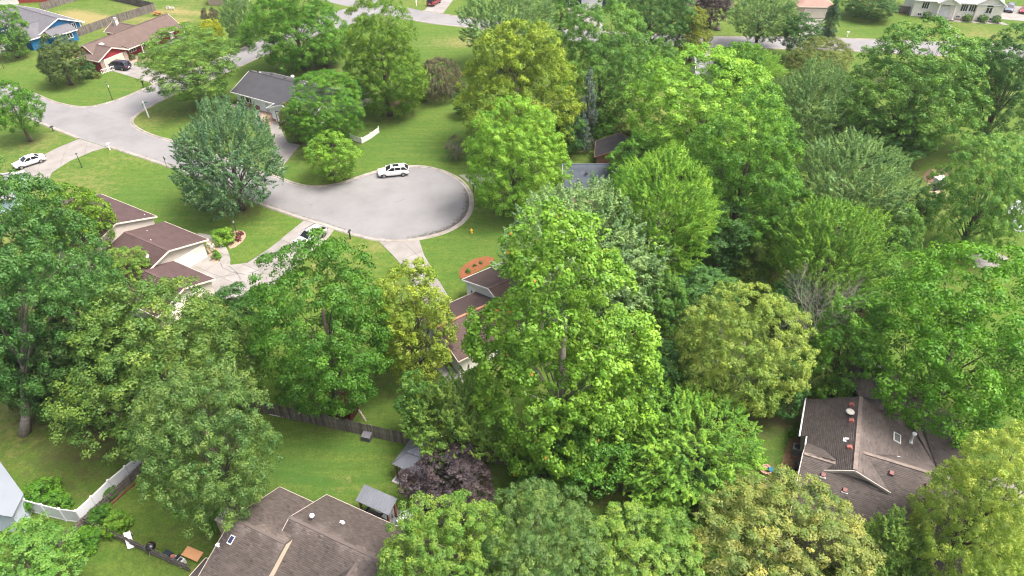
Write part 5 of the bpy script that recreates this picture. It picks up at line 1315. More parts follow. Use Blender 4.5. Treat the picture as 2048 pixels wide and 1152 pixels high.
MB().add([(.62, -.48, .85), (.62, .48, .85), (.55, .48, 1.85), (.55, -.48, 1.85)], [(0, 1, 2, 3)]).build('windshield', glass('lamp_glass'), root)
for x in (.78, -.78):
    for y in (-.5, .5): MB().tube([(x, y - .09, .23), (x, y + .09, .23)], .23, 14).build('tyre', pm('tyre', (.02, .02, .021)), root)

# ------------------------------------------------------------------ posts, signs, mail boxes
def yard_lamp(label, base, h=2.2, group='yard lamp posts', sign=False):
    p = G(*base); root = thing('lamp_post', label, 'lamp post', p, 0, group)
    MB().tube([(0, 0, 0), (0, 0, .25), (0, 0, .3), (0, 0, h)], [.09, .09, .055, .05], 10).build('pole', BLACK(), root)
    la = MB().lathe([(.06, h), (.11, h + .04), (.15, h + .32), (.06, h + .33)], 0, 0, 8).build('lantern', glass('lamp_glass'), root)
    MB().lathe([(.20, h + .332), (.17, h + .38), (.03, h + .5)], 0, 0, 8).build('lantern_cap', BLACK(), la)
    if sign: MB().box(-.02, .02, .06, .42, h - .75, h - .45).build('name_plate', WHITE(), root)
yard_lamp('tall black lamp post on the corner lawn of the red house', (225, 200), 3.2, sign=True)
yard_lamp('black lamp post on the lawn between two driveways at left', (164, 335), 2.1)
yard_lamp('black lamp post in the kidney shaped flower bed', (474, 470), 2.0)
yard_lamp('black lamp post at the left edge near the blue house', (8, 137), 2.2)
def mailbox(label, base, rz, mat, post, h=1.05, group='kerbside mailboxes', w=.075):
    p = G(*base); root = thing('mailbox', label, 'mailbox', p, rz, group)
    MB().box(-w, w, -w, w, 0, h).build('post', post, root)
    m = MB(); n = 8; pr = [(-.11, 0), (.11, 0)] + [(.11 * math.cos(math.pi * k / n), .14 + .11 * math.sin(math.pi * k / n)) for k in range(n + 1)]
    vs = [(x, y, h + z) for x in (-.28, .28) for y, z in pr]; k = len(pr)
    m.add(vs, [tuple(range(k))[::-1], tuple(range(k, 2 * k))] + [(i, (i + 1) % k, k + (i + 1) % k, k + i) for i in range(k)])
    b = m.build('box', mat, root)
    MB().box(.1, .13, .115, .13, h + .12, h + .36).build('flag', pm('red_lens', (.35, .015, .012)), b)
    return root
mailbox('black mailbox on the kerb at the cracked driveway', (701, 478), R(75), BLACK(), BLACK(), 1.2)
mailbox('grey mailbox at the right side of the cul-de-sac', (947, 383), R(170), pm('grey_metal_box', (.25, .25, .25)), WOODG())
mailbox('white mailbox at the mouth of the left driveway', (220, 300), R(60), WHITE(), WHITE())
mailbox('dark mailbox beside the red house driveway', (288, 175), R(-25), BLACK(), BLACK())
mailbox('white mailbox on the far verge of the mown lawn', (1694, 74), R(0), WHITE(), WHITE(), group='kerbside mailboxes')
mailbox('white mailbox beside the red minivan driveway', (833, 12), R(60), WHITE(), WHITE())
mailbox('short black post box on the lawn below the junction', (107, 263), R(30), BLACK(), BLACK(), .8)
# street name post
p = G(298, 235); root = thing('street_sign', 'white leaning street name post with green sign blades at the junction', 'street sign', p)
root.rotation_euler = (0, R(-3), 0)
MB().box(-.09, .09, -.09, .09, 0, 3.1).build('post', WHITE(), root, bevel=.01)
GRN = pm('sign_green', (.02, .22, .14), None, 2, .5)
MB().box(.05, .75, -.015, .015, 2.75, 2.95).build('sign_blade', GRN, root); MB().box(-.015, .015, -.75, -.1, 2.55, 2.73).build('sign_blade', GRN, root)
p = G(335, 338); root = thing('road_sign', 'grey metal sign on a post beside the cul-de-sac kerb, back turned', 'road sign', p, R(60))
MB().box(-.03, .03, -.03, .03, 0, 2.0).build('post', pm('galvanised', (.2, .2, .2), None, 3, .5, metal=.5), root)
MB().add([(.04, 0, 1.55), (.04, .38, 1.93), (.04, 0, 2.31), (.04, -.38, 1.93), (.06, 0, 1.55), (.06, .38, 1.93), (.06, 0, 2.31), (.06, -.38, 1.93)], [(3, 2, 1, 0), (4, 5, 6, 7), (0, 1, 5, 4), (1, 2, 6, 5), (2, 3, 7, 6), (3, 0, 4, 7)]).build('sign_plate', pm('grey_metal', (0.45, 0.45, 0.44)), root)
# hydrant
p = G(943, 466); root = thing('fire_hydrant', 'yellow fire hydrant on the lawn beside the cul-de-sac', 'hydrant', p)
YEL = pm('hydrant_yellow', (.70, .46, .03), (.6, .38, .03), 4, .5)
MB().lathe([(.17, 0), (.17, .05), (.12, .06), (.12, .5), (.15, .52), (.15, .56), (.12, .6), (.07, .7), (.03, .74)], 0, 0, 14).build('barrel', YEL, root, smooth=False)
for d in ((1, 0), (-1, 0), (0, -1)): MB().tube([(d[0] * .1, d[1] * .1, .42), (d[0] * .22, d[1] * .22, .42)], .07 if d[1] == 0 else .09, 10).build('outlet', YEL, root)

# ------------------------------------------------------------------ back yard things
METAL = pm('grey_ribbed_metal', (.165, .178, .20), (.14, .152, .172), .8, .38, metal=.35, spec=.5)
METALD = METAL
def ribs(parent, p00, p10, p11, p01, n, mat):
    """standing seams from edge p00-p10 up to p01-p11"""
    m = MB(); a, b, c, d = map(Vector, (p00, p10, p11, p01))
    for i in range(n + 1):
        t = i / n; q0 = a.lerp(b, t) + Vector((0, 0, .03)); q1 = d.lerp(c, t) + Vector((0, 0, .03)); m.beam(q0, q1, .05, .05)
    m.build('roof_rib', mat, parent)
# lean-to canopy on wooden posts over the patio
o0 = G(562, 977, 2.7)
root = thing('patio_canopy', 'open patio canopy with grey ribbed metal roof on wooden posts', 'canopy', (o0.x, o0.y, 0), R(-25.5))
def loc_of(u, v, z):
    p = G(u, v, z) - Vector((o0.x, o0.y, 0)); c, s = math.cos(R(25.5)), math.sin(R(25.5)); return Vector((p.x * c - p.y * s, p.x * s + p.y * c, p.z))
c0, c1, c2, c3 = loc_of(733, 971, 3.0), loc_of(798, 998, 3.0), loc_of(773, 1030, 2.5), loc_of(709, 999, 2.5)
x0, x1 = (c0.x + c3.x) / 2, (c1.x + c2.x) / 2; y1, y0 = (c0.y + c1.y) / 2, (c2.y + c3.y) / 2
rf = MB().slab([(x0, y1, 3.0), (x1, y1, 3.0), (x1, y0, 2.5), (x0, y0, 2.5)], .06).build('roof', METAL, root)
ribs(rf, (x0, y0, 2.5), (x1, y0, 2.5), (x1, y1, 3.0), (x0, y1, 3.0), 14, METAL)
for x in (x0 + .25, x1 - .25):
    for y, z in ((y0 + .2, 2.40), (y1 - .2, 2.84)): MB().box(x - .08, x + .08, y - .08, y + .08, .03, z).build('post', WOODB(), root)
bm_ = MB(); bm_.beam((x0 + .1, y0 + .2, 2.38), (x1 - .1, y0 + .2, 2.38), .09, .16).beam((x0 + .1, y1 - .2, 2.80), (x1 - .1, y1 - .2, 2.80), .09, .16); bm_.build('beam', WOODB(), root)
CAN = (x0, x1, y0, y1)
def at1(x, y, z=0.0):
    c, s = math.cos(R(-25.5)), math.sin(R(-25.5)); return (o0.x + x * c - y * s, o0.y + x * s + y * c, z)
# furniture under it
def lounge(label, x, y, rz, mat, w=1.5):
    r = thing('patio_chair', label, 'chair', at1(x, y, .035), R(-25.5) + rz, 'patio seats under the canopy')
    MB().box(-w / 2, w / 2, -.35, .35, .22, .42).build('seat', mat, r); MB().box(-w / 2, w / 2, .28, .42, .42, .85).build('backrest', mat, r)
    for s_ in (-1, 1): MB().box(s_ * w / 2 - .07, s_ * w / 2 + .07, -.35, .42, 0, .6).build('armrest', mat, r)
DK = pm('dark_wicker', (.03, .03, .034), (.02, .02, .022), 8, .8); GYC = pm('grey_cushion', (.16, .175, .19), None, 5, .9)
lounge('dark wicker seat under the left end of the patio canopy', x0 + 1.1, y0 + .6, R(180), DK)
lounge('dark seat under the canopy nearest the roof edge', x0 + 2.6, y0 + .1, R(180), DK, .8)
lounge('grey seat at the right end of the patio canopy', x1 + .05, y0 + .5, R(-80), GYC, 1.7)
r = thing('patio_table', 'low grey table under the patio canopy', 'table', at1(x0 + 2.2, y0 + 1.0, .035), R(-25.5))
MB().box(-.5, .5, -.35, .35, .38, .44).build('table_top', GYC, r)
for i in (-1, 1):
    for j in (-1, 1): MB().box(i * .42 - .03, i * .42 + .03, j * .28 - .03, j * .28 + .03, 0, .38).build('leg', DK, r)
# white hot tub cover beyond it
p = G(822, 1052); r = thing('hot_tub', 'white covered tub half hidden by the purple tree', 'hot tub', (p.x, p.y, .03), R(-20))
oc = [(1.15 * math.cos(R(22.5 + 45 * k)), 1.15 * math.sin(R(22.5 + 45 * k))) for k in range(8)]
MB().prism(oc, 0, .8).build('shell', pm('tub_brown', (.12, .07, .05)), r); MB().prism([(x * 1.04, y * 1.04) for x, y in oc], .81, .92).build('cover', pm('tub_cover', (.72, .72, .74)), r, bevel=.03)
# two-tier gazebo
A_, B_, E_ = G(781, 925, 2.4), G(828, 870, 2.4), G(850, 955, 2.4)
root = thing('gazebo', 'two tier hipped metal gazebo behind the purple tree', 'gazebo', G(846, 938), R(-26))
gx, gy = 1.75, 2.25
def hipface(h0, z0, h1, z1):
    (a, b), (c, d) = h0, h1
    lo = [(-a, -b, z0), (a, -b, z0), (a, b, z0), (-a, b, z0)]; hi = [(-c, -d, z1), (c, -d, z1), (c, d, z1), (-c, d, z1)]
    return lo, hi
lo, hi = hipface((gx, gy), 2.35, (.55, .75), 3.25)
r1 = MB(); r1.add(lo + hi, [(0, 1, 5, 4), (1, 2, 6, 5), (2, 3, 7, 6), (3, 0, 4, 7)]).build('lower_roof', METAL, root)
ro = root.children[0]
for k in range(4): ribs(ro, lo[k], lo[(k + 1) % 4], hi[(k + 1) % 4], hi[k], 12, METAL)
lo2, hi2 = hipface((.8, 1.05), 3.28, (.12, .35), 3.75)
u2 = MB().add(lo2 + hi2, [(0, 1, 5, 4), (1, 2, 6, 5), (2, 3, 7, 6), (3, 0, 4, 7), (4, 5, 6, 7)]).build('upper_roof', METAL, root)
for k in range(4): ribs(u2, lo2[k], lo2[(k + 1) % 4], hi2[(k + 1) % 4], hi2[k], 5, METAL)
for i in (-1, 1):
    for j in (-1, 1): MB().box(i * (gx - .25) - .07, i * (gx - .25) + .07, j * (gy - .25) - .07, j * (gy - .25) + .07, 0, 2.4).build('post', WOODB(), root)
b_ = MB()
for (x, y), (x2, y2) in (((-1, -1), (1, -1)), ((1, -1), (1, 1)), ((1, 1), (-1, 1)), ((-1, 1), (-1, -1))): b_.beam((x * (gx - .25), y * (gy - .25), 2.3), (x2 * (gx - .25), y2 * (gy - .25), 2.3), .08, .14)
b_.build('beam', WOODB(), root)
p = G(846, 938); c, s = math.cos(R(-26)), math.sin(R(-26))
pad = thing('deck_pad', 'grey-blue pad with pale edge under the gazebo', 'deck', (p.x, p.y, 0), R(-26))
MB().box(-gx - .1, gx + .1, -gy - .3, gy, 0, .10).build('edge', pm('pale_edge', (.42, .40, .37)), pad); MB().box(-gx + .1, gx - .1, -gy - .1, gy - .2, .10, .135).build('mat', pm('blue_grey_mat', (.13, .145, .17), (.105, .118, .14), 2, .5), pad)
rug = MB(); pts = [(-.1 + .75 * math.cos(t) * (1 + .18 * math.sin(3 * t)), -1.75 + .28 * math.sin(t) * (1 + .2 * math.cos(2 * t))) for t in [k * .4 for k in range(15)]]
rug.prism(pts, .137, .16)
ro_ = rug.build('fallen_leaves', pm('tan_leaves', (.36, .22, .11), (.26, .16, .09), 6, .9, .8, 25), loc=(p.x, p.y, 0), rz=R(-26)); tag(ro_, 'tan patch of fallen leaves on the gazebo mat', 'leaves')
# low orange planter behind the gazebo
p = G(866, 884); r = thing('planter_box', 'low orange wooden planter against the fence behind the gazebo', 'planter', p, R(-15))
for a in ((-.6, .6, -.2, -.16), (-.6, .6, .16, .2), (-.6, -.56, -.16, .16), (.56, .6, -.16, .16)): MB().box(*a, 0, .4).build('board', pm('orange_wood', (.35, .14, .05), None, 4, .7), r)
MB().box(-.56, .56, -.16, .16, .05, .33).build('soil', SOIL(), r)
# storage box and ball by the fence
p = G(735, 878); r = thing('storage_box', 'dark grey storage box by the board fence', 'storage box', p, R(-15))
MB().box(-.42, .42, -.36, .36, 0, .62).build('bin', pm('dark_plastic', (.085, .085, .095), None, 3, .6), r); MB().slab([(-.46, -.4, .66), (.46, -.4, .66), (.46, .4, .76), (-.46, .4, .76)], .06).build('lid', pm('dark_lid', (.12, .12, .135), None, 3, .5), r)
p = G(752, 872); o = MB().lathe([(.02, 0), (.15, .04), (.22, .2), (.15, .36), (.02, .4)], 0, 0, 14).build('flower_pot', pm('dark_plastic', (.085, .085, .095)), loc=p, smooth=True); tag(o, 'small dark round pot beside the storage box', 'pot')
# raised bed edging planks along the fence
def plank(label, a, b, w, h, mat, z=0.0, cat='plank'):
    A, B = G(*a), G(*b); c = (A + B) / 2; d = B - A
    o = MB().box(-d.length / 2, d.length / 2, -w / 2, w / 2, 0, h).build('plank', mat, loc=(c.x, c.y, z), rz=math.atan2(d.y, d.x), bevel=.01); tag(o, label, cat, 'planks lying along the board fence'); return o
plank('long white plank lying along the left end of the fence', (540, 828), (580, 836), .22, .10, WHITE())
plank('brown plank between two white planks by the fence', (581, 836), (667, 855), .25, .14, WOODB())
plank('thin white board resting behind the brown plank', (584, 831), (650, 846), .10, .2, WHITE())
plank('white board at the right end of the brown plank', (668, 853), (716, 866), .10, .12, WHITE())
plank('shorter brown plank near the storage box', (672, 850), (718, 860), .25, .08, WOODB())
# small dark red shed
p = G(695, 828); r = thing('shed', 'small dark red shed under the broad dark tree', 'shed', p, R(-15))
DR = pm('oxblood', (.085, .022, .024), (.065, .018, .02), 2, .7)
gable(r, -.9, .9, -.95, .95, 1.6, 2.0, 'y', DR, DR, DR, oh=.12, rake=.12)
panel_door(r, (0, -.951), (0, -1), .8, 1.4, DR, 'shed_door', 2, 2, DR)
# rubble edging beside the shed
for k in range(14):
    t = k / 13; p = G(712 + 20 * t, 812 + 30 * t)
    s_ = random.uniform(.08, .14); o = MB().lathe([(s_ * .4, 0), (s_, s_ * .4), (s_ * .8, s_ * .9), (s_ * .2, s_ * 1.1)], 0, 0, 7, 1, random.uniform(.7, 1.2)).build('edging_stone', pm('pale_rock', (.38, .34, .29), (.25, .22, .19), 5, .9), loc=(p.x, p.y, 0), rz=random.random() * 6)
    tag(o, 'pale stone in the row edging the lawn beside the dark red shed', 'stone', 'stones edging the bed by the red shed')
# kettle grill
p = G(308, 1105); r = thing('kettle_grill', 'black kettle grill behind the low wooden fence', 'grill', p)
MB().lathe([(.02, .55), (.26, .60), (.40, .80), (.42, .92)], 0, 0, 20).build('bowl', BLACK(), r, smooth=True); MB().lathe([(.43, .925), (.42, 1.0), (.33, 1.17), (.15, 1.26), (.02, 1.28)], 0, 0, 20).build('lid', pm('gloss_black', (.012, .013, .015), None, 2, .15, spec=.6), r, smooth=True)
for k in range(3): MB().tube([(.26 * math.cos(k * 2.1), .26 * math.sin(k * 2.1), .68), (.42 * math.cos(k * 2.1), .42 * math.sin(k * 2.1), 0)], .02, 6).build('leg', pm('grey_metal', (.45, .45, .44)), r)
MB().box(-.09, .09, -.03, .03, 1.30, 1.34).build('handle', WOODB(), r)
# white garden slide
p = G(262, 1085); r = thing('garden_slide', 'small white plastic slide behind the low fence', 'slide', p, R(118))
WP = pm('white_plastic', (.62, .63, .66), None, 2, .4)
MB().slab([(-.65, -.22, .10), (.45, -.22, .95), (.45, .22, .95), (-.65, .22, .10)], .05).build('chute', WP, r)
for s_ in (-1, 1): MB().beam((-.65, s_ * .24, .16), (.45, s_ * .24, 1.02), .05, .14).build('side_rail', WP, r)
MB().beam((.45, -.2, .95), (.8, -.2, 0), .06, .1).beam((.45, .2, .95), (.8, .2, 0), .06, .1).beam((.62, -.2, .5), (.62, .2, .5), .06, .05).build('ladder', WP, r)
# pile of odds and ends
p = G(352, 1122); c = (p.x, p.y)
def junk(label, dx, dy, sx, sy, sz, mat, rz, name, cat, z=0.0):
    o = MB().box(-sx / 2, sx / 2, -sy / 2, sy / 2, 0, sz, taper=.03).build(name, mat, loc=(c[0] + dx, c[1] + dy, z), rz=rz, bevel=.015); tag(o, label, cat, 'odds and ends piled by the low fence'); return o
junk('dark tub at the left end of the pile by the fence', -.75, .45, .75, .5, .55, pm('dark_tub', (.02, .03, .045), None, 3, .3), R(-25), 'storage_tub', 'tub')
junk('pale grey crate in the middle of the pile by the fence', -.15, .1, .6, .5, .45, pm('grey_crate', (.32, .36, .38), None, 3, .6), R(-10), 'crate', 'crate')
junk('rusty red lid on top of the grey crate', -.2, .15, .4, .35, .08, pm('rusty', (.30, .11, .08), None, 3, .6), R(20), 'tray', 'tray', .455)
junk('dark panel standing in the pile by the fence', .22, -.05, .18, .7, .7, BLACK(), R(-25), 'panel', 'panel')
junk('white bin at the right end of the pile by the fence', .62, -.28, .55, .6, .6, pm('grey_white', (.5, .51, .52), None, 3, .5), R(-25), 'bin', 'bin')
junk('dark slats lying on top of the white bin', .6, -.28, .3, .45, .05, BLACK(), R(-25), 'slats', 'slats', .605)
junk('small brown block at the foot of the white bin', 1.0, -.45, .3, .3, .2, WOODB(), R(10), 'block', 'block')
p = G(387, 1112); o = MB().slab([(-.85, -.42, .30), (.85, -.42, .30), (.85, .42, .42), (-.85, .42, .42)], .04)
o.box(-.7, -.6, -.35, -.25, 0, .27).box(.6, .7, -.35, -.25, 0, .27).box(-.7, -.6, .25, .35, 0, .36).box(.6, .7, .25, .35, 0, .36)
tag(o.build('plywood_board', pm('plywood', (.47, .25, .12), (.42, .22, .10), 2, .7), loc=p, rz=R(-22)), 'bare orange-tan plywood sheet raised on blocks beside the pile', 'board')
# red timber edging by the wooden fence
o = MB().box(-1.6, 1.6, -.08, .08, 0, .14).build('timber_edging', pm('red_timber', (.13, .05, .035), None, 4, .8), loc=G(240, 994), rz=R(62)); tag(o, 'dark red timber lying along the old grey fence', 'timber')
# fire pit with blue cover, right
p = G(1530, 942); r = thing('fire_pit', 'round tan stone fire pit beside the wide light tree', 'fire pit', p)
TS = pm('tan_stone', (.42, .27, .20), (.33, .21, .15), 4, .9, tint=.25)
for k in range(16):
    a0, a1 = 2 * math.pi * k / 16 + .02, 2 * math.pi * (k + 1) / 16 - .02
    q = [(.62 * math.cos(a0), .62 * math.sin(a0)), (.62 * math.cos(a1), .62 * math.sin(a1)), (.38 * math.cos(a1), .38 * math.sin(a1)), (.38 * math.cos(a0), .38 * math.sin(a0))]
    MB().prism(q, 0, .36, random.random()).build('stone', TS, r)
MB().lathe([(.37, .02), (.37, .30), (.14, .32)], 0, 0, 16).build('lid', TS, r); MB().lathe([(.12, .325), (.12, .36), (.04, .38)], 0, 0, 12).build('lid_knob', pm('rust_ash', (.20, .10, .07)), r)
p = G(1541, 944); r = thing('garden_chair', 'blue folding chair with a pale towel beside the fire pit', 'chair', p, R(100))
BL = pm('blue_fabric', (.015, .16, .30), None, 3, .7)
MB().slab([(-.25, -.25, .42), (.25, -.25, .42), (.25, .25, .36), (-.25, .25, .36)], .04).build('seat', BL, r); MB().slab([(-.25, .22, .38), (.25, .22, .38), (.25, .5, .95), (-.25, .5, .95)], .05).build('backrest', BL, r)
MB().slab([(-.1, .2, .41), (.1, .2, .41), (.1, .56, 1.0), (-.1, .56, 1.0)], .03).build('towel', pm('pale_towel', (.45, .55, .50)), r)
for i in (-1, 1):
    for j in (-1, 1): MB().beam((i * .22, j * .22, 0), (i * .22, j * .2, .38), .03, .03).build('leg', BLACK(), r)
# air conditioner and boxes at the side of the big brown house
p = G(1592, 905); r = thing('air_conditioner', 'grey air conditioning unit beside the large brown roofed house', 'air conditioner', p, R(-24))
ca = MB().box(-.42, .42, -.42, .42, 0, .85).build('casing', pm('ac_grey', (.24, .25, .26), (.18, .19, .2), 4, .6), r, bevel=.03)
MB().lathe([(.34, .855), (.34, .88), (.05, .9)], 0, 0, 18).build('fan_guard', BLACK(), ca)
fi = MB()
for k in range(9): fi.box(-.4 + k * .095, -.37 + k * .095, -.435, -.422, .08, .78)
fi.build('fins', BLACK(), ca)
p = G(1594, 938); r = thing('gas_grill', 'black covered barbecue against the side of the brown roofed house', 'grill', p, R(-24))
MB().box(-.3, .3, -.45, .45, 0, .7).build('cabinet', BLACK(), r); MB().lathe([(.42, .705), (.4, .85), (.28, .98), (.05, 1.02)], 0, 0, 12, .75, 1.1).build('hood', BLACK(), r)
p = G(1597, 952); r = MB().box(-.25, .25, -.3, .3, 0, .45, taper=.03).build('firewood_box', pm('rust_box', (.22, .09, .05), None, 4, .8), loc=p, rz=R(-24)); tag(r, 'rusty box beside the black barbecue', 'box')
plank('pale plank lying by the side of the large brown house', (1578, 952), (1600, 955), .16, .06, pm('pale_plank', (.5, .42, .36)))
bpy.context.scene.objects  # keep
p = G(1587, 970); r = MB().lathe([(.42, 0), (.42, .03), (.1, .05)], 0, 0, 18).build('round_mat', pm('green_mat', (.05, .10, .09), None, 4, .8), loc=p); tag(r, 'dark green round tray on the ground under the black pot', 'tray')
p2 = G(1590, 967); r = MB().lathe([(.05, 0), (.26, .05), (.32, .3), (.26, .52), (.08, .58)], 0, 0, 16).build('black_pot', BLACK(), loc=(p2.x, p2.y, .055), smooth=True); tag(r, 'round black pot on the green tray beside the house wall', 'pot')
# garden benches on the shady lawn
def bench(label, u, v, rz):
    p = G(u, v); r = thing('garden_bench', label, 'bench', p, rz, 'wooden benches on the shady back lawn')
    for k in range(3): MB().box(-.6, .6, -.28 + k * .17, -.14 + k * .17, .42, .46).build('seat_slat', pm('bench_wood', (.22, .16, .12), None, 4, .8), r)
    for k in range(2): MB().box(-.6, .6, .24, .28, .55 + k * .2, .68 + k * .2).build('back_slat', pm('bench_wood', (.22, .16, .12)), r)
    for i in (-1, 1):
        MB().beam((i * .5, -.25, 0), (i * .5, -.25, .42), .06, .06).beam((i * .5, .24, 0), (i * .5, .3, .92), .06, .06).beam((i * .5, -.25, .40), (i * .5, .26, .40), .05, .05).build('leg', pm('bench_wood', (.22, .16, .12)), r)
bench('farther wooden bench facing the shady back lawn', 1218, 1042, R(-100)); bench('nearer wooden bench facing the shady back lawn', 1222, 1066, R(-60))
for k, (u, v) in enumerate(((1178, 1042), (1184, 1050), (1180, 1058))):
    p = G(u, v); o = MB().lathe([(.15, 0), (.22, .1), (.17, .24), (.05, .3)], 0, 0, 8).build('rock', pm('dark_rock', (.10, .085, .075), None, 5, .9), loc=p, rz=k); tag(o, 'dark rock at the left edge of the shady back lawn', 'rock', 'rocks by the shady lawn')
# white chairs and a wooden play stand behind the red house
for lab, u, v in (('left one of two white garden chairs behind the red house', 337, 19), ('right one of two white garden chairs behind the red house', 346, 20)):
    p = G(u, v); r = thing('garden_chair', lab, 'chair', p, R(200), 'white chairs on the far lawn')
    MB().slab([(-.3, -.35, .42), (.3, -.35, .42), (.3, .2, .3), (-.3, .2, .3)], .04).build('seat', WHITE(), r); MB().slab([(-.3, .18, .3), (.3, .18, .3), (.3, .5, 1.05), (-.3, .5, 1.05)], .05).build('backrest', WHITE(), r)
    for i in (-1, 1): MB().box(i * .36 - .06, i * .36 + .06, -.4, .3, .55, .6).box(i * .33 - .03, i * .33 + .03, -.36, -.3, 0, .55).box(i * .33 - .03, i * .33 + .03, .2, .26, 0, .55).build('armrest', WHITE(), r)
p = G(316, 30); r = thing('picnic_table', 'reddish wooden picnic table at the end of the red house', 'table', p, R(-30))
OW = pm('orange_wood', (.35, .14, .05))
for k in range(4): MB().box(-1, 1, -.4 + k * .2, -.22 + k * .2, .72, .77).build('top_board', OW, r)
for s_ in (-1, 1): MB().box(-1, 1, s_ * .75 - .13, s_ * .75 + .13, .42, .46).build('bench_board', OW, r)
for i in (-1, 1): MB().beam((i * .7, -.7, 0), (i * .7, .25, .7), .05, .09).beam((i * .7, .7, 0), (i * .7, -.25, .7), .05, .09).beam((i * .7, -.8, .4), (i * .7, .8, .4), .05, .08).build('leg', OW, r)
# toddler toy on the back lawn
p = G(806, 206); r = thing('toy_stand', 'small red and yellow plastic toy at the back of the lawn', 'toy', p)
MB().box(-.3, .3, -.25, .25, 0, .55, taper=.05).build('base', pm('toy_red', (.55, .03, .03), None, 3, .4), r); MB().box(-.32, .32, -.27, .27, .553, .68, taper=.05).build('top', pm('toy_yellow', (.75, .5, .03), None, 3, .4), r)
# hose reel / white scraps near the driveway of the blue house
p = G(79, 92); o = MB().box(-.35, .35, -.25, .25, 0, .12, taper=.02).build('white_tray', WHITE(), loc=p, rz=R(-20)); tag(o, 'flat white tray on the ground by the blue house garage', 'tray')
p = G(1435, 60); o = MB().lathe([(.4, 0), (.75, .2), (.6, .6), (.2, .8)], 0, 0, 10).build('boulder', pm('dark_rock', (.10, .085, .075)), loc=p); tag(o, 'dark boulder on the far lawn below the purple tree', 'boulder')
p = G(660, 147); o = MB().box(-.9, .9, -.15, .15, 0, .25).build('log', BARK(), loc=p, rz=R(-10)); tag(o, 'dark log lying on the grass behind the charcoal roof', 'log')
p = G(452, 197); o = MB().box(-1.5, 1.5, -.1, .1, 0, .2).build('downspout_extension', BLACK(), loc=p, rz=R(-35)); tag(o, 'black drain pipe on the lawn at the white house corner', 'pipe')
p = G(1720, 762); r = thing('patio_umbrella', 'pale blue-white umbrella glimpsed behind the large brown roof', 'umbrella', p)
MB().tube([(0, 0, 0), (0, 0, 3.4)], .04, 8).build('pole', WHITE(), r); cn = MB(); cn.lathe([(1.7, 2.75), (.9, 3.15), (.04, 3.5)], 0, 0, 8); cn.build('canopy', pm('pale_canvas', (.62, .66, .72)), r)

# ------------------------------------------------------------------ trees
def norm(a): return a / np.maximum(np.linalg.norm(a, axis=-1, keepdims=True), 1e-9)
def raw_mesh(name, V, F, mat, tint=None, smooth=False):
    me = bpy.data.meshes.new(name); me.vertices.add(len(V)); me.vertices.foreach_set('co', np.ascontiguousarray(V, dtype=np.float32).ravel())
    k = F.shape[1]
    me.loops.add(F.size); me.loops.foreach_set('vertex_index', np.ascontiguousarray(F, dtype=np.int32).ravel()); me.polygons.add(len(F))
    me.polygons.foreach_set('loop_start', np.arange(len(F), dtype=np.int32) * k)
    if tint is not None:
        a = me.attributes.new('tint', 'FLOAT', 'FACE'); a.data.foreach_set('value', np.ascontiguousarray(tint, dtype=np.float32))
    if smooth: me.polygons.foreach_set('use_smooth', [True] * len(F))
    me.materials.append(mat); me.update(calc_edges=True); return me
def envelope(shape, t):
    """relative crown radius at height t (0 bottom, 1 top)"""
    if shape == 'egg': return np.interp(t, [0, .08, .22, .4, .6, .8, .93, 1], [.35, .72, .98, 1.0, .86, .60, .36, .08])
    if shape == 'cone': return np.interp(t, [0, .06, .15, .5, .85, 1], [.5, .9, 1.0, .62, .24, .03])
    if shape == 'column': return np.interp(t, [0, .08, .3, .7, .92, 1], [.6, .9, 1.0, .82, .45, .08])
    if shape == 'vase': return np.interp(t, [0, .15, .4, .68, .86, 1], [.30, .60, .92, 1.0, .78, .25])
    return np.interp(t, [0, .06, .2, .45, .65, .82, .94, 1], [.30, .62, .92, 1.0, .95, .74, .46, .12])
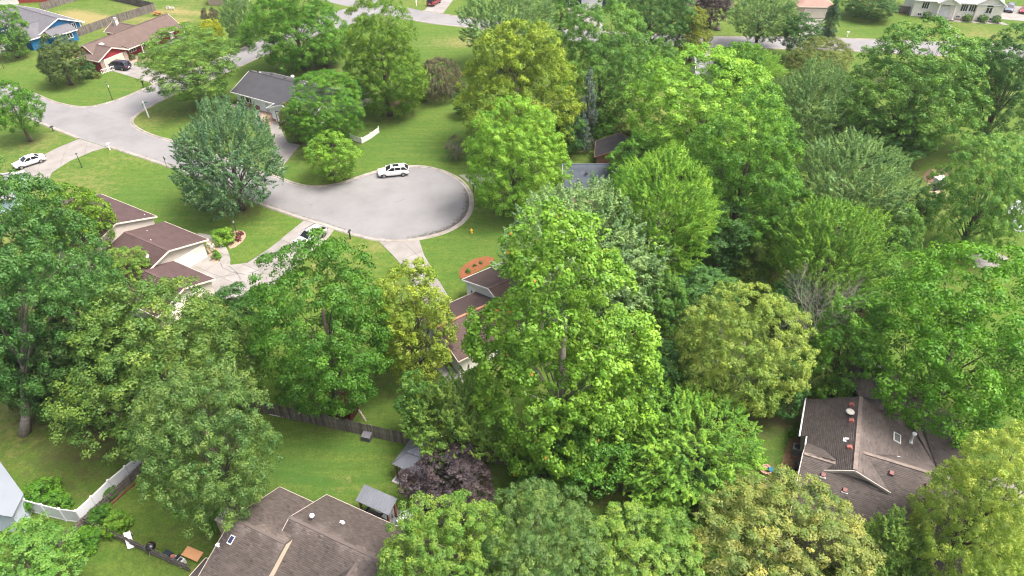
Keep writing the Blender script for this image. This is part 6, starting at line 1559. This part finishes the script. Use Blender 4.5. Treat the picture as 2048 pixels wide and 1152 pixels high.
def crown_points(rg, r, hs, shape, style, N, leaf):
    """two levels: boughs on the envelope, tufts on the boughs, leaves in the tufts. returns leaf centre, normal, axis, tint"""
    if style == 'needle': return needle_points(rg, r, hs, shape, N, leaf)
    small = r < 1.6
    nl = int(np.clip(14 + r * 5.0, 8, 62)) if not small else 12
    # boughs: blue-noise-ish on the envelope surface
    cand = 14
    pts = np.zeros((0, 3))
    for i in range(nl):
        t = rg.beta(1.25, 1.05, cand) if i > 3 else np.full(cand, (.95, .84, .80, .74)[i]); th = rg.random(cand) * 2 * np.pi
        er = envelope(shape, t) * rg.uniform(.55, .86, cand)
        c = np.stack([r * er * np.cos(th), r * er * np.sin(th), (2 * t - 1) * hs * .90], 1)
        if len(pts):
            d = np.min(np.linalg.norm((c[:, None] - pts[None]) / np.array([1, 1, .8]), axis=2), axis=1); c = c[np.argmax(d)]
        else: c = c[0]
        pts = np.vstack([pts, c])
    rl = r * rg.uniform(.32, .50, nl) * (1 if not small else 1.2)
    rl *= np.clip(0.55 + 0.6 * envelope(shape, (pts[:, 2] / hs + 1) / 2), .5, 1.1)
    ltint = rg.normal(0, .12, nl)
    tr = np.clip(.055 * r + .26, .16, .74) * {'flat': 1.15, 'spike': .85, 'droop': 1.0}.get(style, 1.0)   # tuft radius in metres
    area = 4 * math.pi * ((r * r) + 2 * r * hs) / 3
    nt = int(np.clip(2.0 * area / (math.pi * tr * tr), 14, N / 9))
    w = rl ** 2; li = rg.choice(nl, nt, p=w / w.sum())
    out = norm(pts / np.array([r, r, hs]) * np.array([1, 1, .8]) + np.array([0, 0, .12]))
    d = norm(norm(rg.normal(size=(nt, 3))) + .80 * out[li] + np.array([0, 0, .38]))
    sq = np.array([1, 1, .74 if style != 'flat' else .55])
    tc = pts[li] + rl[li][:, None] * d * sq * rg.uniform(.78, 1.06, (nt, 1))
    deep = rg.random(nt) < .17
    tc[deep] *= rg.uniform(.35, .8, (deep.sum(), 1))
    to = norm(tc / np.array([r, r, hs]) + np.array([0, 0, .1]))
    axis = norm(to * .75 + np.array([0, 0, .55]) + rg.normal(size=(nt, 3)) * .30)
    rt = tr * rg.uniform(.6, 1.35, nt)
    ttint = np.clip(rg.normal(.42, .22, nt) + ltint[li], 0, 1)
    k = rg.choice(nt, N, p=rt ** 1.8 / (rt ** 1.8).sum())
    e = norm(norm(rg.normal(size=(N, 3))) + to[k] * .45 + np.array([0, 0, .45]))          # leaves clothe the outer, upper side of each tuft
    rad = rg.uniform(.55, 1.08, N)
    if style == 'flat': off = e * rad[:, None] * np.array([1.25, 1.25, .55])
    elif style == 'spike':
        s_ = rg.random(N) ** .85
        perp = norm(e - axis[k] * np.sum(e * axis[k], 1, keepdims=True))
        off = axis[k] * (s_ * 2.6 - 1.0)[:, None] + perp * (.80 * (1.08 - s_) * rg.uniform(.5, 1, N))[:, None]
    elif style == 'droop':
        s_ = rg.random(N); off = e * .5 + np.array([0, 0, -1.0]) * (s_ * 1.3)[:, None] + to[k] * (s_ * .5)[:, None]
    else: off = e * rad[:, None] * np.array([1, 1, .8])
    p = tc[k] + off * rt[k][:, None]
    n = norm(e * 1.0 + np.array([0, 0, .30]) + rg.normal(size=(N, 3)) * .34)
    a = norm(np.cross(n, rg.normal(size=(N, 3))))
    if style in ('droop',): a = norm(a * .4 + np.array([0, 0, -1.0]))
    if style == 'spike': a = norm(a * .8 + axis[k] * .7)
    tint = np.clip(ttint[k] + rg.normal(0, .17, N), 0, 1)
    # bring the outline to the measured size
    f = r / np.percentile(np.hypot(p[:, 0], p[:, 1]), 94.5); lo, hi = np.percentile(p[:, 2], (1, 99.3 if shape in ('egg', 'cone') else 98.6)); g = 2 * hs / (hi - lo); cz = (lo + hi) / 2
    sc = np.array([f, f, g]); p = (p - np.array([0, 0, cz])) * sc; pts = (pts - np.array([0, 0, cz])) * sc
    return p, n, a, tint, pts, rl
def needle_points(rg, r, hs, shape, N, leaf):
    nb = int(np.clip(40 + r * 26, 50, 190))
    t = np.sort(rg.random(nb) ** 1.15); th = np.arange(nb) * 2.39996 + rg.normal(0, .3, nb)
    L = r * envelope(shape, t) * rg.uniform(.78, 1.12, nb)
    z0 = (2 * t - 1) * hs
    k = rg.choice(nb, N, p=(L + .15 * r) / (L + .15 * r).sum()); s_ = rg.random(N) ** .75
    dirs = np.stack([np.cos(th), np.sin(th), np.zeros(nb)], 1)
    side = np.stack([-np.sin(th), np.cos(th), np.zeros(nb)], 1)
    droop = (.10 - .42 * s_ ** 2 + .18 * t[k]) * L[k]
    wid = (.30 * L[k] * np.sin(np.pi * np.clip(s_ * .92 + .06, 0, 1)) + .12)
    lat = rg.uniform(-1, 1, N)
    p = dirs[k] * (s_ * L[k])[:, None] + side[k] * (lat * wid)[:, None]
    p[:, 2] += z0[k] + droop + rg.normal(0, .06 * r ** .5, N) - np.abs(lat) * wid * .35
    n = norm(np.stack([dirs[k, 0] * .35, dirs[k, 1] * .35, np.ones(N)], 1) + rg.normal(size=(N, 3)) * .38)
    a = norm(dirs[k] * .8 + side[k] * (lat * .9)[:, None] + np.array([0, 0, -.15]) + rg.normal(size=(N, 3)) * .25)
    bt = rg.normal(.45, .18, nb)
    tint = np.clip(bt[k] + rg.normal(0, .16, N) + .12 * s_, 0, 1)
    pts = dirs * (L * .8)[:, None]; pts[:, 2] = z0
    return p, n, a, tint, pts[::3], L[::3] * .3
def leaf_quads(p, n, a, leaf, aspect, rg):
    N = len(p); b = norm(np.cross(n, a)); a = norm(np.cross(b, n))
    l = leaf * rg.uniform(.65, 1.30, (N, 1)); w = l * aspect * rg.uniform(.8, 1.2, (N, 1))
    cup = n * l * .13
    j = rg.uniform(.30, .55, (N, 4, 1))
    V = np.stack([p - a * l * j[:, 0] - b * w * .32 - cup, p - a * l * .30 + b * w * j[:, 1] * 1.1 + cup * .4, p + a * l * (j[:, 2] + .1) + b * w * .25 - cup, p + a * l * .22 - b * w * j[:, 3] * 1.1 + cup * .4], 1).reshape(-1, 3)
    return V, np.arange(N * 4).reshape(N, 4)
def limbs_mesh(rg, base_r, trunk_top, targets, lean, n=7):
    m = MB()
    tp = [(0, 0, -.05), (lean[0] * .15, lean[1] * .15, trunk_top * .12), (lean[0] * .5, lean[1] * .5, trunk_top * .5), (lean[0], lean[1], trunk_top)]
    m.tube(tp, [base_r * 1.35, base_r * 1.0, base_r * .8, base_r * .3], n)
    for q in targets:
        q = Vector(q); h0 = min(max(q.z * rg.uniform(.35, .6), trunk_top * .22), trunk_top * .92); f = h0 / trunk_top
        s0 = Vector((lean[0] * f, lean[1] * f, h0)); mid = s0.lerp(q, .5) + Vector((rg.normal(0, .25), rg.normal(0, .25), .10 * (q - s0).length))
        r0 = base_r * .28 * (1.1 - .6 * f)
        m.tube([s0, mid, q], [r0, r0 * .65, r0 * .2], 5, cap=False)
        for _ in range(2):
            e = q + Vector((rg.normal(0, 1), rg.normal(0, 1), rg.normal(.4, .6))).normalized() * (q - s0).length * .35
            m.tube([mid.lerp(q, rg.uniform(.2, .8)), e], [r0 * .4, r0 * .1], 4, cap=False)
    return m
tri_count = 0
MASTERS = {}
COVER = 1.75
def master(key, style, shape, r0, hs0, leaf, asp, seed, cover=COVER):
    """one crown of each build and size; every tree of that build shares its leaves, turned and stretched to its own outline"""
    global tri_count
    if key not in MASTERS:
        rg = np.random.default_rng(seed)
        area = 4 * math.pi * ((r0 * r0) + 2 * r0 * hs0) / 3
        N = int(cover * (1.3 if style in ('spike', 'needle') else 1.0) * area / (leaf * leaf * asp * .78))
        p, n, a, tint, pts, rl = crown_points(rg, r0, hs0, shape, style, N, leaf)
        V, F = leaf_quads(p, n, a, leaf, asp, rg)
        me = raw_mesh('crown', V, F, leaf_mat('green', (.06, .14, .02), (.12, .2, .03)), tint)
        tri_count += 2 * len(F)
        MASTERS[key] = (me, pts, rl, r0, hs0, V, tint)
    return MASTERS[key]
ASP = {'round': .55, 'flat': .72, 'spike': .50, 'needle': .34, 'droop': .30}
used = {}
for ti, (T, (C, r, hs, zc)) in enumerate(zip(TREES, SOLVED)):
    nm, u, v, a_, b_, clear, sp, shape, label = T
    rg = np.random.default_rng(100 + ti)
    c1, c2, lsz, asp, style = SPEC[sp]
    Z = depth(C)
    ball = shape == 'ball'
    if ball: shape = 'round'
    tall = hs > 1.25 * r
    if sp == 'syc' and r > 6: M_ = master('tallest', 'round', 'egg', r, hs, .23, .85, 77, 2.4)
    elif r > 5.6 or (r > 4.2 and Z < 62 and nm == BT):
        tall = hs > 1.35 * r; k = (style, shape, 'L', tall); n_ = used[k] = used.get(k, -1) + 1
        var = n_ % (3 if (style, shape, tall) == ('round', 'round', False) else 1)
        M_ = master(k + (var,), style, shape, 8.0, 12.5 if tall else 8.0, .225, ASP[style], 300 + 17 * len(MASTERS))
    elif r > 2.4:
        k = (style, shape, 'M', tall); n_ = used[k] = used.get(k, -1) + 1
        M_ = master(k + (0,), style, shape, 4.0, 6.4 if tall else 3.6, .20, ASP[style], 500 + 17 * len(MASTERS))
    elif r > 1.0:
        k = (style, shape, 'S', tall); M_ = master(k, style, shape, 1.7, 2.6 if tall else 1.3, .15, ASP[style], 700 + 17 * len(MASTERS))
    else:
        k = (style, shape, 'XS'); M_ = master(k, style, shape, .8, .6, .10, ASP[style], 900 + 17 * len(MASTERS))
    me, pts, rl, r0, hs0, V0, tint0 = M_
    cat = 'shrub' if nm == SH else 'tree'
    rz = rg.random() * 6.283 if ti else 0.0
    root = thing(nm, label, cat, (C.x, C.y, 0), rz, 'trees of the neighbourhood' if nm != SH else 'garden bushes and plants')
    if ti == 0:                                       # the leaning trunk at the left edge
        off = G(48, 868) - Vector((C.x, C.y, 0)); lean = (-off.x, -off.y); root.location = (C.x + off.x, C.y + off.y, 0)
    else: lean = (rg.normal(0, .05 * r), rg.normal(0, .05 * r)); off = Vector((0, 0, 0))
    o = bpy.data.objects.new('crown', me); COL.objects.link(o); o.parent = root
    o.location = (-off.x, -off.y, zc); sx, sz = r / r0, hs / hs0; o.scale = (sx * rg.uniform(.96, 1.04), sx * rg.uniform(.96, 1.04), sz)
    o.material_slots[0].link = 'OBJECT'; o.material_slots[0].material = leaf_mat(sp, c1, c2)
    if sp == 'syc' and r > 6:                         # a few turned leaves
        k = rg.random(len(tint0)) < .004
        V2, F2 = V0.reshape(-1, 4, 3)[k].reshape(-1, 3), np.arange(4 * k.sum()).reshape(-1, 4)
        o2 = bpy.data.objects.new('turned_leaves', raw_mesh('turned_leaves', V2 + np.array([0, 0, .03]), F2, leaf_mat('turned', (.40, .13, .03), (.48, .24, .05)), tint0[k])); COL.objects.link(o2); o2.parent = o; o2['kind'] = 'stuff'
    if nm == SH:
        if r > .9:
            m = MB()
            for k in range(7):
                q = pts[k % len(pts)] * np.array([sx, sx, sz]); m.tube([(0, 0, 0), (q[0] * .5, q[1] * .5, zc + q[2] * .6)], [.05, .015], 5, cap=False)
            m.build('stems', BARK(), root)
        continue
    Ht = zc + hs
    br = np.clip(.017 * Ht + .022 * r, .07, .45)
    tg = pts * np.array([sx, sx, sz]) * .92; tg[:, 2] += zc; tg[:, 0] -= off.x; tg[:, 1] -= off.y
    tg = tg[np.argsort(-rl)][: (22 if a_ > 60 else 8)]
    if nm == CT: tg = tg[:14]
    bark = BARKP() if (sp in ('syc', 'silver', 'locust') or ti == 0) else BARK()
    limbs_mesh(rg, br, zc + hs * (.15 if nm != CT else .85), tg, lean).build('trunk', bark, root, smooth=True)

# leafless trees: forking tubes
def fork(m, rg, p, d, L, rad, depth_, n):
    q = p + d * L * .5 + Vector((rg.normal(0, .06), rg.normal(0, .06), 0)) * L; e = p + d * L
    m.tube([p, q, e], [rad, rad * .8, rad * .6], 5 if depth_ > 1 else 3, cap=False)
    if depth_ == 0: return
    for k in range(n):
        a = Vector((rg.normal(0, 1), rg.normal(0, 1), rg.normal(0, .6))); nd = (d + a * .42 + Vector((0, 0, .10))).normalized()
        st = p.lerp(e, rg.uniform(.45, 1.0)); fork(m, rg, st, nd, L * rg.uniform(.55, .85), rad * .55, depth_ - 1, n)
for bi, (u, v, Hh, sp_, label) in enumerate(BARE):
    rg = np.random.default_rng(900 + bi); p = G(u, v); root = thing('bare_tree', label, 'tree', p, 0, 'leafless trees')
    small = Hh < 6
    m = MB(); TW = pm('grey_twigs', (.30, .275, .25), (.20, .18, .165), 3, .9)
    top = Vector((0, 0, Hh * (.45 if not small else .15))); m.tube([(0, 0, -.05), (.1, .05, top.z * .5), top], [.16 if not small else .07, .13 if not small else .06, .09 if not small else .05], 7)
    m.build('trunk', TW, root)
    w = MB()
    for k in range(9):
        th = k * 2.4; d = Vector((math.cos(th) * sp_ / Hh * 1.4, math.sin(th) * sp_ / Hh * 1.4, 1)).normalized()
        fork(w, rg, Vector((0, 0, top.z * rg.uniform(.75, 1.0))), d, Hh * .24, .055 if not small else .03, 4, 3)
    w.build('twigs', TW, root)
    if small:
        N = 1600; L = crown_points(rg, 1.7, 2.0, 'round', 'round', N, .2); V, F = leaf_quads(L[0], L[1], L[2], .20, .5, rg); V[:, 2] += 2.4
        o = bpy.data.objects.new('crown', raw_mesh('crown', V, F, leaf_mat('brown', SPEC['brown'][0], SPEC['brown'][1]), L[3])); COL.objects.link(o); o.parent = root

# ------------------------------------------------------------------ the humid summer air over the whole place
hz = MB().box(-3100, 3100, -700, 3600, -1.0, 58.0)
ho = hz.build('haze', None); ho['kind'] = 'stuff'
hm = bpy.data.materials.new('haze'); hm.use_nodes = True
hn = hm.node_tree; hn.nodes.remove(hn.nodes['Principled BSDF'])
pv = hn.nodes.new('ShaderNodeVolumePrincipled'); pv.inputs['Density'].default_value = 0.0001; pv.inputs['Color'].default_value = (0.93, 0.96, 1.0, 1); pv.inputs['Anisotropy'].default_value = 0.1
hn.links.new(pv.outputs[0], hn.nodes['Material Output'].inputs['Volume'])
ho.data.materials.clear(); ho.data.materials.append(hm)
